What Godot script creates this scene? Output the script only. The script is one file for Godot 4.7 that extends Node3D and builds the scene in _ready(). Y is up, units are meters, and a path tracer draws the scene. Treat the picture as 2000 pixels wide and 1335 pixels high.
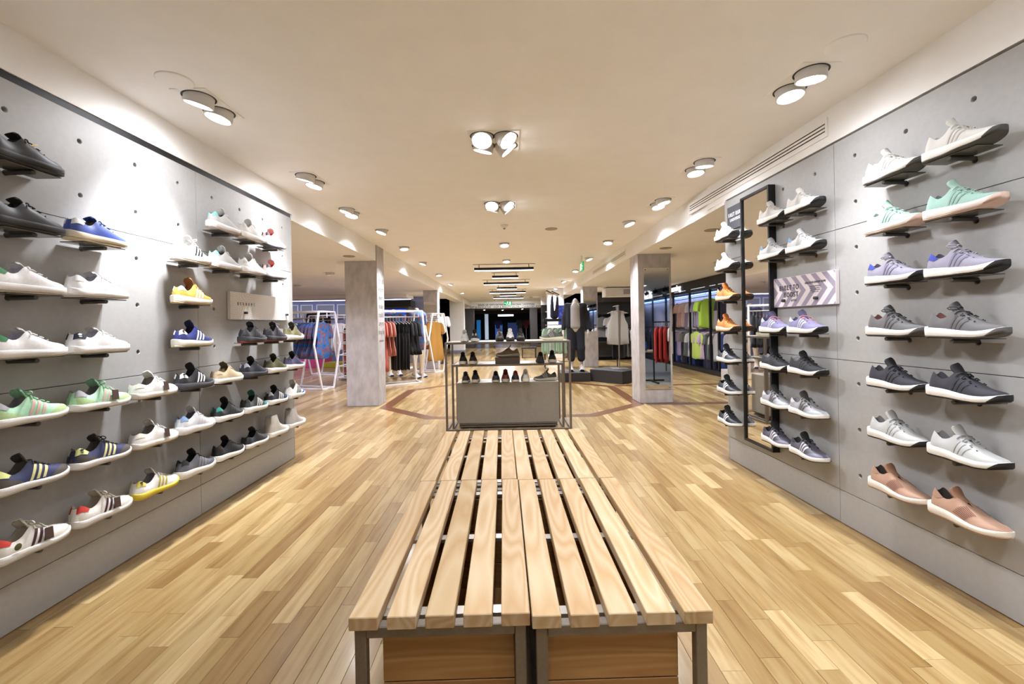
extends Node3D
# Sports shop interior: grey peg walls of shoes, slatted benches, display stand, clothes racks beyond.
# World: x right, y up, depth into the shop is -z (written d = -z). The lens stands at (0, 1.1, 0).

const CEIL := 2.25
const SIDE := 2.03
const XL := -1.857
const PEG_L := [1.641, 1.925, 2.209, 2.492, 2.776, 3.06, 3.345, 3.628]
const PEG_R := [1.677, 1.962, 2.24, 2.52, 2.794, 3.08, 3.36]
const ROW := [1.932, 1.697, 1.465, 1.233, 0.999, 0.765, 0.531, 0.297]
const RTURN := -PI / 2 + 0.0319

const OAK := ["a99164", "9e8456", "b8a276", "957a4e", "a58d60", "ad976b", "8f7348", "a28a5c", "c2ad82", "977c50"]

var mats := {}
var meshes := {}
var taken := {}
var texs := {}
var rng := RandomNumberGenerator.new()

func _ready() -> void:
	rng.seed = 20
	setup_camera_and_light()
	build_shell()
	build_floor()
	build_lamps()
	build_benches()
	build_stand()
	build_left_shoes()
	build_right_shoes()
	build_wall_signs()
	build_left_area()
	build_right_area()
	build_far_end()

# ---------------------------------------------------------------- nodes
func numbered(called: String) -> String:
	if not taken.has(called):
		taken[called] = 0
		return called
	taken[called] += 1
	return "%s_%03d" % [called, taken[called]]

func tag(o: Node, label: String, category: String, group := "", kind := "") -> Node:
	if label: o.set_meta("label", label)
	if category: o.set_meta("category", category)
	if group: o.set_meta("group", group)
	if kind: o.set_meta("kind", kind)
	return o

func thing(called: String, label: String, category: String, at := Vector3.ZERO, turn := 0.0, group := "") -> Node3D:
	var o := Node3D.new()
	o.name = numbered(called)
	add_child(o)
	o.position = at
	o.rotation.y = turn
	tag(o, label, category, group)
	return o

func struct(called: String, at := Vector3.ZERO, turn := 0.0) -> Node3D:
	var o := Node3D.new()
	o.name = numbered(called)
	add_child(o)
	o.position = at
	o.rotation.y = turn
	o.set_meta("kind", "structure")
	return o

func part(parent: Node, called: String, mesh: Mesh, m: Material, at := Vector3.ZERO, rot := Vector3.ZERO) -> MeshInstance3D:
	var o := MeshInstance3D.new()
	o.name = called
	o.mesh = mesh
	o.material_override = m
	o.position = at
	o.rotation = rot
	parent.add_child(o, true)
	return o

func one(called: String, label: String, category: String, mesh: Mesh, m: Material, at := Vector3.ZERO, turn := 0.0, group := "") -> MeshInstance3D:
	var o := part(self, numbered(called), mesh, m, at, Vector3(0, turn, 0))
	tag(o, label, category, group)
	return o

func again(o: Node3D, at: Vector3, turn := 0.0, called := "") -> Node3D:
	var c: Node3D = o.duplicate()
	c.name = numbered(called if called else String(o.name))
	add_child(c)
	c.position = at
	c.rotation.y = turn
	return c

# ---------------------------------------------------------------- materials
func noise_tex(key: String, freq: float, octaves: int, ramp: Array, size := 256, kind := FastNoiseLite.TYPE_SIMPLEX_SMOOTH, warp := 0.0) -> NoiseTexture2D:
	if texs.has(key): return texs[key]
	var n := FastNoiseLite.new()
	n.seed = hash(key) % 1000
	n.noise_type = kind
	n.frequency = freq
	n.fractal_octaves = octaves
	if warp > 0.0:
		n.domain_warp_enabled = true
		n.domain_warp_amplitude = warp
		n.domain_warp_frequency = freq * 0.7
	var t := NoiseTexture2D.new()
	t.width = size
	t.height = size
	t.seamless = true
	t.noise = n
	var g := Gradient.new()
	g.offsets = PackedFloat32Array(ramp.map(func(e): return e[0]))
	g.colors = PackedColorArray(ramp.map(func(e): return Color(e[1])))
	t.color_ramp = g
	texs[key] = t
	return t

func mk(key: String, col: Color, rough := 0.6, metal := 0.0, o := {}) -> StandardMaterial3D:
	if mats.has(key): return mats[key]
	var m := StandardMaterial3D.new()
	m.resource_name = key
	m.albedo_color = col
	m.roughness = rough
	m.metallic = metal
	if o.has("tex"):
		m.albedo_texture = o.tex
		m.uv1_triplanar = true
		m.uv1_world_triplanar = o.get("world", false)
		m.uv1_scale = o.get("scale", Vector3.ONE)
		m.uv1_offset = o.get("offset", Vector3.ZERO)
	if o.has("bump"):
		m.heightmap_enabled = true
		m.heightmap_texture = o.bump
		m.heightmap_scale = o.get("depth", 0.1)
	if o.has("alpha"):
		m.transparency = BaseMaterial3D.TRANSPARENCY_ALPHA
		m.albedo_color.a = o.alpha
	if o.has("glow"):
		m.emission_enabled = true
		m.emission = o.get("glow_color", col)
		m.emission_energy_multiplier = o.glow
	if o.has("rim"):
		m.rim_enabled = true
		m.rim = o.rim
		m.rim_tint = 0.6
	if o.has("coat"):
		m.clearcoat_enabled = true
		m.clearcoat = o.coat
		m.clearcoat_roughness = o.get("coat_rough", 0.2)
	if o.has("spec"): m.metallic_specular = o.spec
	if o.get("two", false): m.cull_mode = BaseMaterial3D.CULL_DISABLED
	mats[key] = m
	return m

func weave() -> NoiseTexture2D:
	return noise_tex("weave", 0.16, 2, [[0.0, "bdbdbd"], [0.5, "ececec"], [1.0, "ffffff"]])

func cloth(col: String) -> StandardMaterial3D:
	return mk("cloth " + col, Color(col), 0.9, 0.0, {"tex": weave(), "scale": Vector3(9, 9, 9), "rim": 0.25, "two": true})

func knit(col: String) -> StandardMaterial3D:
	var t := noise_tex("knit", 0.3, 1, [[0.0, "a8a8a8"], [0.55, "e8e8e8"], [1.0, "ffffff"]])
	return mk("knit " + col, Color(col), 0.85, 0.0, {"tex": t, "scale": Vector3(14, 40, 14), "rim": 0.2, "two": true})

func leather(col: String) -> StandardMaterial3D:
	return mk("leather " + col, Color(col), 0.48, 0.0, {"tex": noise_tex("soft", 0.02, 2, [[0.0, "ededed"], [1.0, "ffffff"]]), "scale": Vector3(12, 12, 12), "two": true})

func foam(col: String) -> StandardMaterial3D:
	return mk("foam " + col, Color(col), 0.6, 0.0, {"tex": noise_tex("cells", 0.1, 1, [[0.0, "e2e2e2"], [0.5, "ffffff"], [1.0, "ffffff"]], 256, FastNoiseLite.TYPE_CELLULAR), "scale": Vector3(18, 18, 18)})

func plain(col: String, rough := 0.6, metal := 0.0) -> StandardMaterial3D:
	return mk("plain %s %s %s" % [col, rough, metal], Color(col), rough, metal)

func concrete() -> StandardMaterial3D:
	return mk("concrete", Color("c6c3c4"), 0.75, 0.0, {"tex": noise_tex("cast", 0.012, 5, [[0.0, "d6d4d2"], [0.45, "ebe9e8"], [0.75, "f6f5f4"], [1.0, "ffffff"]], 512), "scale": Vector3(1.4, 0.6, 1.4), "world": true})

func board() -> StandardMaterial3D:
	return mk("grey board", Color("abaaa8"), 0.5, 0.0, {"tex": noise_tex("felt", 0.03, 4, [[0.0, "f5f5f5"], [0.5, "fafafa"], [1.0, "ffffff"]], 512), "scale": Vector3(1.7, 1.7, 1.7), "world": true, "spec": 0.4})

func white_paint() -> StandardMaterial3D:
	return mk("white paint", Color("f5f4f2"), 0.85, 0.0, {"tex": noise_tex("plaster", 0.02, 4, [[0.0, "fbfbfb"], [1.0, "ffffff"]]), "scale": Vector3(0.8, 0.8, 0.8), "world": true})

func steel() -> StandardMaterial3D:
	return mk("bronze steel", Color("857c72"), 0.45, 0.5, {"tex": noise_tex("brush", 0.05, 3, [[0.0, "ececec"], [1.0, "ffffff"]]), "scale": Vector3(6, 6, 6)})

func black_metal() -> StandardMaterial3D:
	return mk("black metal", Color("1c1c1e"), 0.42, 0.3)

func pine(k: int) -> StandardMaterial3D:
	var tone: Array = ["cfb997", "d7c3a2", "c6af8a", "d2bd9b", "ccb491"]
	var bands := []
	for i in 13:
		bands.append([i / 12.0, "ffffff" if i % 2 == 0 else "ecdcc8"])
	return mk("pine %d" % k, Color(tone[k % 5]), 0.55, 0.0, {"tex": noise_tex("pine", 0.006, 2, bands, 512, FastNoiseLite.TYPE_SIMPLEX_SMOOTH, 18.0), "scale": Vector3(1.9, 1.9, 0.24), "offset": Vector3(0.37 * k, 0.21 * k, 0.13 * k), "spec": 0.4})

func spruce(k: int) -> StandardMaterial3D:   # oiled boards of the boxes under the benches
	pine(0)
	return mk("spruce %d" % k, Color(["b08a5a", "a98252", "b7925f"][k % 3]), 0.5, 0.0, {"tex": texs["pine"], "scale": Vector3(2.6, 2.6, 0.3), "offset": Vector3(0.41 * k, 0.3 * k, 0.19 * k)})

func oak(k: int) -> StandardMaterial3D:
	var t := noise_tex("oak", 0.02, 5, [[0.0, "d2c0a8"], [0.35, "ece2d4"], [0.6, "faf6f0"], [1.0, "ffffff"]], 512)
	return mk("oak %d" % k, Color(OAK[k % 10]) if k < 10 else Color.WHITE, 0.28, 0.0, {"tex": t, "scale": Vector3(2.6, 2.6, 0.22), "world": true, "offset": Vector3(0.31 * k, 0, 0.17 * k), "coat": 0.3, "coat_rough": 0.14, "spec": 0.5})

# ---------------------------------------------------------------- meshes
class Build:
	var v := PackedVector3Array()
	var n := PackedVector3Array()
	var uv := PackedVector2Array()
	var c := PackedColorArray()
	var i := PackedInt32Array()
	var tint := Color.WHITE
	var use_tint := false

	func vert(p: Vector3, nn: Vector3, t := Vector2.ZERO) -> int:
		v.append(p); n.append(nn); uv.append(t)
		if use_tint: c.append(tint)
		return v.size() - 1

	func quad(a: Vector3, b: Vector3, d: Vector3, e: Vector3) -> void:   # seen from the front a, b, d, e run counter-clockwise
		var nn := (b - a).cross(e - a)
		if nn.length_squared() < 1e-14: nn = (d - b).cross(a - b)
		nn = nn.normalized()
		var k := vert(a, nn, Vector2(0, 1)); vert(b, nn, Vector2(1, 1)); vert(d, nn, Vector2(1, 0)); vert(e, nn, Vector2(0, 0))
		i.append_array([k, k + 2, k + 1, k, k + 3, k + 2])

	func tri(a: Vector3, b: Vector3, d: Vector3) -> void:
		var nn := (b - a).cross(d - a).normalized()
		var k := vert(a, nn); vert(b, nn); vert(d, nn)
		i.append_array([k, k + 2, k + 1])

	func box(at: Vector3, size: Vector3, bevel := 0.0, basis := Basis()) -> void:
		var h := size / 2
		var r := minf(bevel, minf(h.x, minf(h.y, h.z)) * 0.9)
		var q := func(x: float, y: float, z: float) -> Vector3: return at + basis * Vector3(x, y, z)
		for ax in 3:
			var a1 := (ax + 1) % 3
			var a2 := (ax + 2) % 3
			for sg in [-1.0, 1.0]:
				var ps := []
				for w in [[-1, -1], [1, -1], [1, 1], [-1, 1]]:
					var p := Vector3.ZERO
					p[ax] = sg * h[ax]
					p[a1] = w[0] * (h[a1] - r)
					p[a2] = w[1] * (h[a2] - r)
					ps.append(at + basis * p)
				if sg > 0: quad(ps[0], ps[1], ps[2], ps[3])
				else: quad(ps[0], ps[3], ps[2], ps[1])
			if r > 0.0:
				for s1 in [-1.0, 1.0]:
					for s2 in [-1.0, 1.0]:
						var e := []
						for w in [[0, -1], [0, 1], [1, 1], [1, -1]]:
							var p := Vector3.ZERO
							p[ax] = w[1] * (h[ax] - r)
							p[a1] = s1 * (h[a1] - (r if w[0] == 1 else 0.0))
							p[a2] = s2 * (h[a2] - (0.0 if w[0] == 1 else r))
							e.append(at + basis * p)
						if s1 * s2 < 0: quad(e[0], e[1], e[2], e[3])
						else: quad(e[3], e[2], e[1], e[0])
		if r > 0.0:
			for x in [-1.0, 1.0]:
				for y in [-1.0, 1.0]:
					for z in [-1.0, 1.0]:
						var a: Vector3 = q.call(x * h.x, y * (h.y - r), z * (h.z - r))
						var b: Vector3 = q.call(x * (h.x - r), y * h.y, z * (h.z - r))
						var d: Vector3 = q.call(x * (h.x - r), y * (h.y - r), z * h.z)
						if x * y * z > 0: tri(a, b, d)
						else: tri(a, d, b)

	# rows of points joined into a smooth sheet; wrap closes each row, ends are capped when cap is set
	func sheet(rows: Array, wrap := false, cap := false) -> void:
		var cols: int = rows[0].size()
		var base := v.size()
		for r in rows.size():
			for k in cols:
				vert(rows[r][k], Vector3.ZERO, Vector2(float(k) / (cols - 1), float(r) / (rows.size() - 1)))
		var last := cols if wrap else cols - 1
		var from := i.size()
		for r in rows.size() - 1:
			for k in last:
				var k2 := (k + 1) % cols
				var a := base + r * cols + k
				var b := base + r * cols + k2
				var d := base + (r + 1) * cols + k2
				var e := base + (r + 1) * cols + k
				i.append_array([a, d, b, a, e, d])
		if cap:
			for r in [0, rows.size() - 1]:
				var mid := Vector3.ZERO
				for k in cols: mid += rows[r][k]
				mid /= cols
				var m := vert(mid, Vector3.ZERO)
				for k in last:
					var a: int = base + r * cols + k
					var b: int = base + r * cols + (k + 1) % cols
					if r == 0: i.append_array([m, a, b])
					else: i.append_array([m, b, a])
		for t in range(from, i.size(), 3):
			var nn := (v[i[t + 2]] - v[i[t]]).cross(v[i[t + 1]] - v[i[t]])
			for w in 3: n[i[t + w]] += nn
		for k in range(base, v.size()):
			n[k] = n[k].normalized() if n[k].length_squared() > 1e-20 else Vector3.UP

	func tube(pts: Array, radius: float, sides := 8, cap := true) -> void:
		var rows := []
		var side := Vector3.ZERO
		for k in pts.size():
			var t: Vector3 = (pts[mini(k + 1, pts.size() - 1)] - pts[maxi(k - 1, 0)]).normalized()
			if k == 0: side = (Vector3.UP if absf(t.y) < 0.9 else Vector3.RIGHT).cross(t).normalized()
			side = (side - t * side.dot(t)).normalized()
			var up := t.cross(side)
			var row := PackedVector3Array()
			for s in sides:
				var a := -TAU * s / sides
				row.append(pts[k] + (side * cos(a) + up * sin(a)) * radius)
			rows.append(row)
		sheet(rows, true, cap)

	func lathe(profile: Array, sides := 20, basis := Basis(), at := Vector3.ZERO) -> void:   # profile of (radius, height), bottom first
		var rows := []
		for p in profile:
			var row := PackedVector3Array()
			for s in sides:
				var a := TAU * s / sides
				row.append(at + basis * Vector3(p.x * cos(a), p.y, p.x * sin(a)))
			rows.append(row)
		sheet(rows, true, false)

	func prism(poly: PackedVector2Array, z0: float, z1: float) -> void:   # polygon in x, y (counter-clockwise), extruded along z
		var t := Geometry2D.triangulate_polygon(poly)
		for k in range(0, t.size(), 3):
			var a := poly[t[k]]; var b := poly[t[k + 1]]; var d := poly[t[k + 2]]
			if (b - a).cross(d - a) < 0: var w := b; b = d; d = w
			tri(Vector3(a.x, a.y, z1), Vector3(b.x, b.y, z1), Vector3(d.x, d.y, z1))
			tri(Vector3(a.x, a.y, z0), Vector3(d.x, d.y, z0), Vector3(b.x, b.y, z0))
		for k in poly.size():
			var a := poly[k]
			var b := poly[(k + 1) % poly.size()]
			quad(Vector3(a.x, a.y, z0), Vector3(b.x, b.y, z0), Vector3(b.x, b.y, z1), Vector3(a.x, a.y, z1))

	func done() -> ArrayMesh:
		var a := []
		a.resize(Mesh.ARRAY_MAX)
		a[Mesh.ARRAY_VERTEX] = v
		a[Mesh.ARRAY_NORMAL] = n
		a[Mesh.ARRAY_TEX_UV] = uv
		if use_tint: a[Mesh.ARRAY_COLOR] = c
		a[Mesh.ARRAY_INDEX] = i
		var m := ArrayMesh.new()
		m.add_surface_from_arrays(Mesh.PRIMITIVE_TRIANGLES, a)
		return m

func block(size: Vector3, bevel := 0.003) -> ArrayMesh:
	var key := "block %s %s" % [size, bevel]
	if not meshes.has(key):
		var b := Build.new()
		b.box(Vector3.ZERO, size, bevel)
		meshes[key] = b.done()
	return meshes[key]

func rod(a: Vector3, b: Vector3, r: float, sides := 10) -> ArrayMesh:
	var k := Build.new()
	k.tube([a, b], r, sides)
	return k.done()

func bars(list: Array, bevel := 0.002) -> ArrayMesh:   # list of [centre, size]
	var k := Build.new()
	for e in list: k.box(e[0], e[1], bevel)
	return k.done()

func words(text: String, height: float, depth := 0.002, font_name := "Droid Sans", bold := true) -> TextMesh:
	var key := "words %s %s %s" % [text, height, font_name]
	if meshes.has(key): return meshes[key]
	var f := SystemFont.new()
	f.font_names = PackedStringArray([font_name])
	f.font_weight = 700 if bold else 400
	var t := TextMesh.new()
	t.text = text
	t.font = f
	t.font_size = 32
	t.pixel_size = height / 23.0
	t.depth = depth
	t.curve_step = 2.0
	meshes[key] = t
	return t

# ---------------------------------------------------------------- camera, light
func setup_camera_and_light() -> void:
	var cam := Camera3D.new()
	cam.name = "camera"
	cam.projection = Camera3D.PROJECTION_FRUSTUM
	cam.near = 0.05
	cam.far = 200.0
	cam.size = 1335.0 / 860.0 * 0.05
	cam.frustum_offset = Vector2(0, -33.5 / 860.0 * 0.05)
	cam.position = Vector3(0, 1.1, 0)
	cam.rotation = Vector3(0, -0.0051, -0.01815)
	cam.current = true
	add_child(cam)
	var e := Environment.new()
	e.background_mode = Environment.BG_COLOR
	e.background_color = Color(0, 0, 0)
	e.tonemap_mode = Environment.TONE_MAPPER_LINEAR
	e.tonemap_exposure = EXPOSURE
	e.sdfgi_enabled = true
	e.ssao_enabled = true
	e.ssil_enabled = true
	var w := WorldEnvironment.new()
	w.name = "environment"
	w.environment = e
	add_child(w)

const EXPOSURE := 1.2

# ---------------------------------------------------------------- the shell of the shop
func rw(d: float, y: float, off: float) -> Vector3:   # a point off the face of the right peg wall
	return Vector3(1.797 - 0.0319 * (d - 1.547), y, -d) + Vector3(-0.9995, 0, 0.0319) * off

func lw(d: float, y: float, off: float) -> Vector3:
	return Vector3(XL + off, y, -d)

# A board in x, y with its face at z = 0 and a bored, chamfered hole in the middle of each grid cell.
func peg_panel(xs: Array, ys: Array, x0: float, x1: float, y0: float, y1: float) -> ArrayMesh:
	var b := Build.new()
	var g := 0.0016
	x0 += g; x1 -= g; y0 += g; y1 -= g
	var th := 0.022
	var cx := [x0]
	for k in xs.size() - 1: cx.append((xs[k] + xs[k + 1]) / 2)
	cx.append(x1)
	var cy := [y0]
	for k in ys.size() - 1: cy.append((ys[k] + ys[k + 1]) / 2)
	cy.append(y1)
	var n := 16
	for a in xs.size():
		for r in ys.size():
			var c := Vector2(xs[a], ys[r])
			var lo := Vector2(cx[a], cy[r])
			var hi := Vector2(cx[a + 1], cy[r + 1])
			var outer := []
			for k in n:
				var dir := Vector2.from_angle(TAU * (k + 0.5) / n)
				var t := INF
				for ax in 2:
					if absf(dir[ax]) > 1e-6: t = minf(t, ((hi[ax] if dir[ax] > 0 else lo[ax]) - c[ax]) / dir[ax])
				outer.append(c + dir * t)
			var corners := [Vector2(hi.x, hi.y), Vector2(lo.x, hi.y), Vector2(lo.x, lo.y), Vector2(hi.x, lo.y)]
			for k in n:
				var p: Vector2 = outer[k]
				var q: Vector2 = outer[(k + 1) % n]
				var d0 := Vector2.from_angle(TAU * (k + 0.5) / n)
				var d1 := Vector2.from_angle(TAU * (k + 1.5) / n)
				var rim0 := c + d0 * 0.0118
				var rim1 := c + d1 * 0.0118
				var in0 := c + d0 * 0.0098
				var in1 := c + d1 * 0.0098
				b.quad(Vector3(rim0.x, rim0.y, 0), Vector3(p.x, p.y, 0), Vector3(q.x, q.y, 0), Vector3(rim1.x, rim1.y, 0))
				if absf(p.x - q.x) > 1e-5 and absf(p.y - q.y) > 1e-5:
					for w in corners:
						if (absf(w.x - p.x) < 1e-5 or absf(w.y - p.y) < 1e-5) and (absf(w.x - q.x) < 1e-5 or absf(w.y - q.y) < 1e-5):
							b.tri(Vector3(p.x, p.y, 0), Vector3(w.x, w.y, 0), Vector3(q.x, q.y, 0))
				b.quad(Vector3(in0.x, in0.y, -0.002), Vector3(rim0.x, rim0.y, 0), Vector3(rim1.x, rim1.y, 0), Vector3(in1.x, in1.y, -0.002))
				b.quad(Vector3(in0.x, in0.y, -th), Vector3(in0.x, in0.y, -0.002), Vector3(in1.x, in1.y, -0.002), Vector3(in1.x, in1.y, -th))
	b.quad(Vector3(x0, y0, -th), Vector3(x0, y0, 0), Vector3(x0, y1, 0), Vector3(x0, y1, -th))
	b.quad(Vector3(x1, y0, 0), Vector3(x1, y0, -th), Vector3(x1, y1, -th), Vector3(x1, y1, 0))
	b.quad(Vector3(x0, y1, 0), Vector3(x1, y1, 0), Vector3(x1, y1, -th), Vector3(x0, y1, -th))
	b.quad(Vector3(x0, y0, -th), Vector3(x1, y0, -th), Vector3(x1, y0, 0), Vector3(x0, y0, 0))
	return b.done()

func span(x0: float, x1: float, y0: float, y1: float, z0: float, z1: float, bevel := 0.0) -> ArrayMesh:
	var b := Build.new()
	b.box(Vector3((x0 + x1) / 2, (y0 + y1) / 2, (z0 + z1) / 2), Vector3(absf(x1 - x0), absf(y1 - y0), absf(z1 - z0)), bevel)
	return b.done()

func peg_wall(w: Node3D, holes: Array, edges: Array, dirn: float, shift: float) -> void:
	# holes and edges are depths d; local x = (d - shift) * dirn
	var loc := func(d: float) -> float: return (d - shift) * dirn
	var rows := [[[0.297, 0.531, 0.765], 0.18, 0.882], [[0.999, 1.233, 1.465], 0.882, 1.581], [[1.697, 1.932], 1.581, 2.048]]
	for e in edges.size() - 1:
		var hs := holes.filter(func(h): return h > edges[e] and h < edges[e + 1]).map(func(h): return loc.call(h))
		hs.sort()
		var xa := minf(loc.call(edges[e]), loc.call(edges[e + 1]))
		var xb := maxf(loc.call(edges[e]), loc.call(edges[e + 1]))
		for r in rows:
			part(w, "peg_panel", peg_panel(hs, r[0], xa, xb, r[1], r[2]), board())
		part(w, "plinth_panel", span(xa + 0.001, xb - 0.001, 0.004, 0.178, -0.022, 0.0, 0.001), board())

func build_shell() -> void:
	# left peg wall: local x = d, local z towards the room
	var l := struct("wall_left", Vector3(XL, 0, 0), PI / 2)
	var lh := []
	for k in range(-12, 8): lh.append(1.641 + 0.2838 * k)
	peg_wall(l, lh, [-2.6, -1.904, -0.77, 0.365, 1.5, 2.634, 3.768], 1.0, 0.0)
	part(l, "core", span(-2.6, 3.78, 0, 2.047, -0.16, -0.0225), board())
	part(l, "end_panel", span(3.7685, 3.781, 0.004, 2.048, -0.16, 0.0, 0.001), board())
	part(l, "black_strip", span(-2.6, 3.78, 2.0485, 2.079, -0.16, -0.006, 0.001), black_metal())  # solid black strip filling the slot above the panels
	part(l, "soffit", span(-2.6, 21.5, 2.08, 2.25, -0.3, 0.0), white_paint())
	part(l, "soffit_edge", span(3.8, 21.5, 2.03, 2.0801, -0.3, 0.0), white_paint())
	# right peg wall, very slightly turned
	var r := struct("wall_right", rw(3.5, 0, 0), RTURN)
	var rh := []
	for k in range(-13, 7): rh.append(1.677 + 0.2805 * k)
	peg_wall(r, rh, [-2.6, -1.005, 0.117, 1.245, 2.374, 3.5], -1.0, 3.5)
	part(r, "core", span(-0.012, 6.1, 0, 2.047, -0.2, -0.0225), board())
	part(r, "upper_back", span(-0.012, 6.1, 2.047, 2.07, -0.2, -0.13), board())
	part(r, "end_panel", span(-0.013, -0.001, 0.004, 2.048, -0.2, 0.0, 0.001), board())
	part(r, "soffit", span(-0.3, 6.1, 2.0585, 2.25, -0.3, 0.0), white_paint())
	var s := struct("trim_1", Vector3.ZERO)
	part(s, "beam", span(1.735, 2.05, 2.03, 2.25, -21.5, -3.5), white_paint())
	# slot air vents in the soffit
	air_vent(Vector3(0, 0, 0), rw(4.15, 2.158, 0.0), RTURN, 1.74, 0.105, "long white slot air vent in the soffit above the shoe mirror")
	air_vent(Vector3(0, 0, 0), Vector3(1.735, 2.14, -9.1), -PI / 2, 2.6, 0.1, "white slot air vent in the soffit past the mirrored column")
	# ceilings, walls beyond
	var c := struct("ceiling")
	part(c, "ceiling_slab", span(-2.2, 2.4, CEIL, CEIL + 0.12, -21.5, 2.7), white_paint())
	part(c, "side_ceiling", span(-9.2, XL - 0.02, SIDE, SIDE + 0.1, -15.0, -3.6), white_paint())
	part(c, "side_ceiling", span(1.9, 4.75, SIDE, SIDE + 0.1, -13.6, 4.0), white_paint())
	part(struct("wall_back"), "face", span(-2.2, 2.3, 0, 2.3, 2.6, 2.75), white_paint())
	var far := struct("wall_far_left")
	part(far, "face", span(-9.2, -2.6, 0, 2.1, -13.9, -13.75), mk("lilac wall", Color("8f93b4"), 0.8))
	part(far, "face", span(-9.3, -9.2, 0, 2.1, -13.9, -3.6), white_paint())
	part(far, "face", span(-9.2, -1.9, 0, 2.1, -3.62, -3.5), white_paint())
	var fr := struct("wall_far_right")
	part(fr, "face", span(2.4, 4.75, 0, 2.1, -13.7, -13.55), mk("charcoal wall", Color("3a3836"), 0.8))
	part(fr, "face", span(4.62, 4.75, 0, 2.1, -13.6, 4.0), mk("charcoal wall", Color("3a3836"), 0.8))
	part(fr, "face", span(1.9, 4.75, 0, 2.1, 3.9, 4.0), mk("charcoal wall", Color("3a3836"), 0.8))

func air_vent(_o: Vector3, at: Vector3, turn: float, length: float, height: float, label: String) -> void:
	var t := thing("air_vent", label, "air vent", at, turn)
	var fr := 0.016
	part(t, "frame", bars([[Vector3(length / 2, height / 2 - fr / 2, 0.003), Vector3(length, fr, 0.008)], [Vector3(length / 2, -height / 2 + fr / 2, 0.003), Vector3(length, fr, 0.008)], [Vector3(fr / 2, 0, 0.003), Vector3(fr, height - fr * 2, 0.008)], [Vector3(length - fr / 2, 0, 0.003), Vector3(fr, height - fr * 2, 0.008)]], 0.001), white_paint())
	part(t, "duct_back", block(Vector3(length - fr * 2, height - fr * 2, 0.001), 0), plain("0f0f0f", 0.9), Vector3(length / 2, 0, 0.0006))
	var n := 4
	var gap := 0.007
	var bh := (height - fr * 2 - gap * (n - 1)) / n
	for k in n:
		part(t, "slat", block(Vector3(length - fr * 2, bh, 0.005), 0.001), white_paint(), Vector3(length / 2, -height / 2 + fr + bh / 2 + k * (bh + gap), 0.0045))

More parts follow.
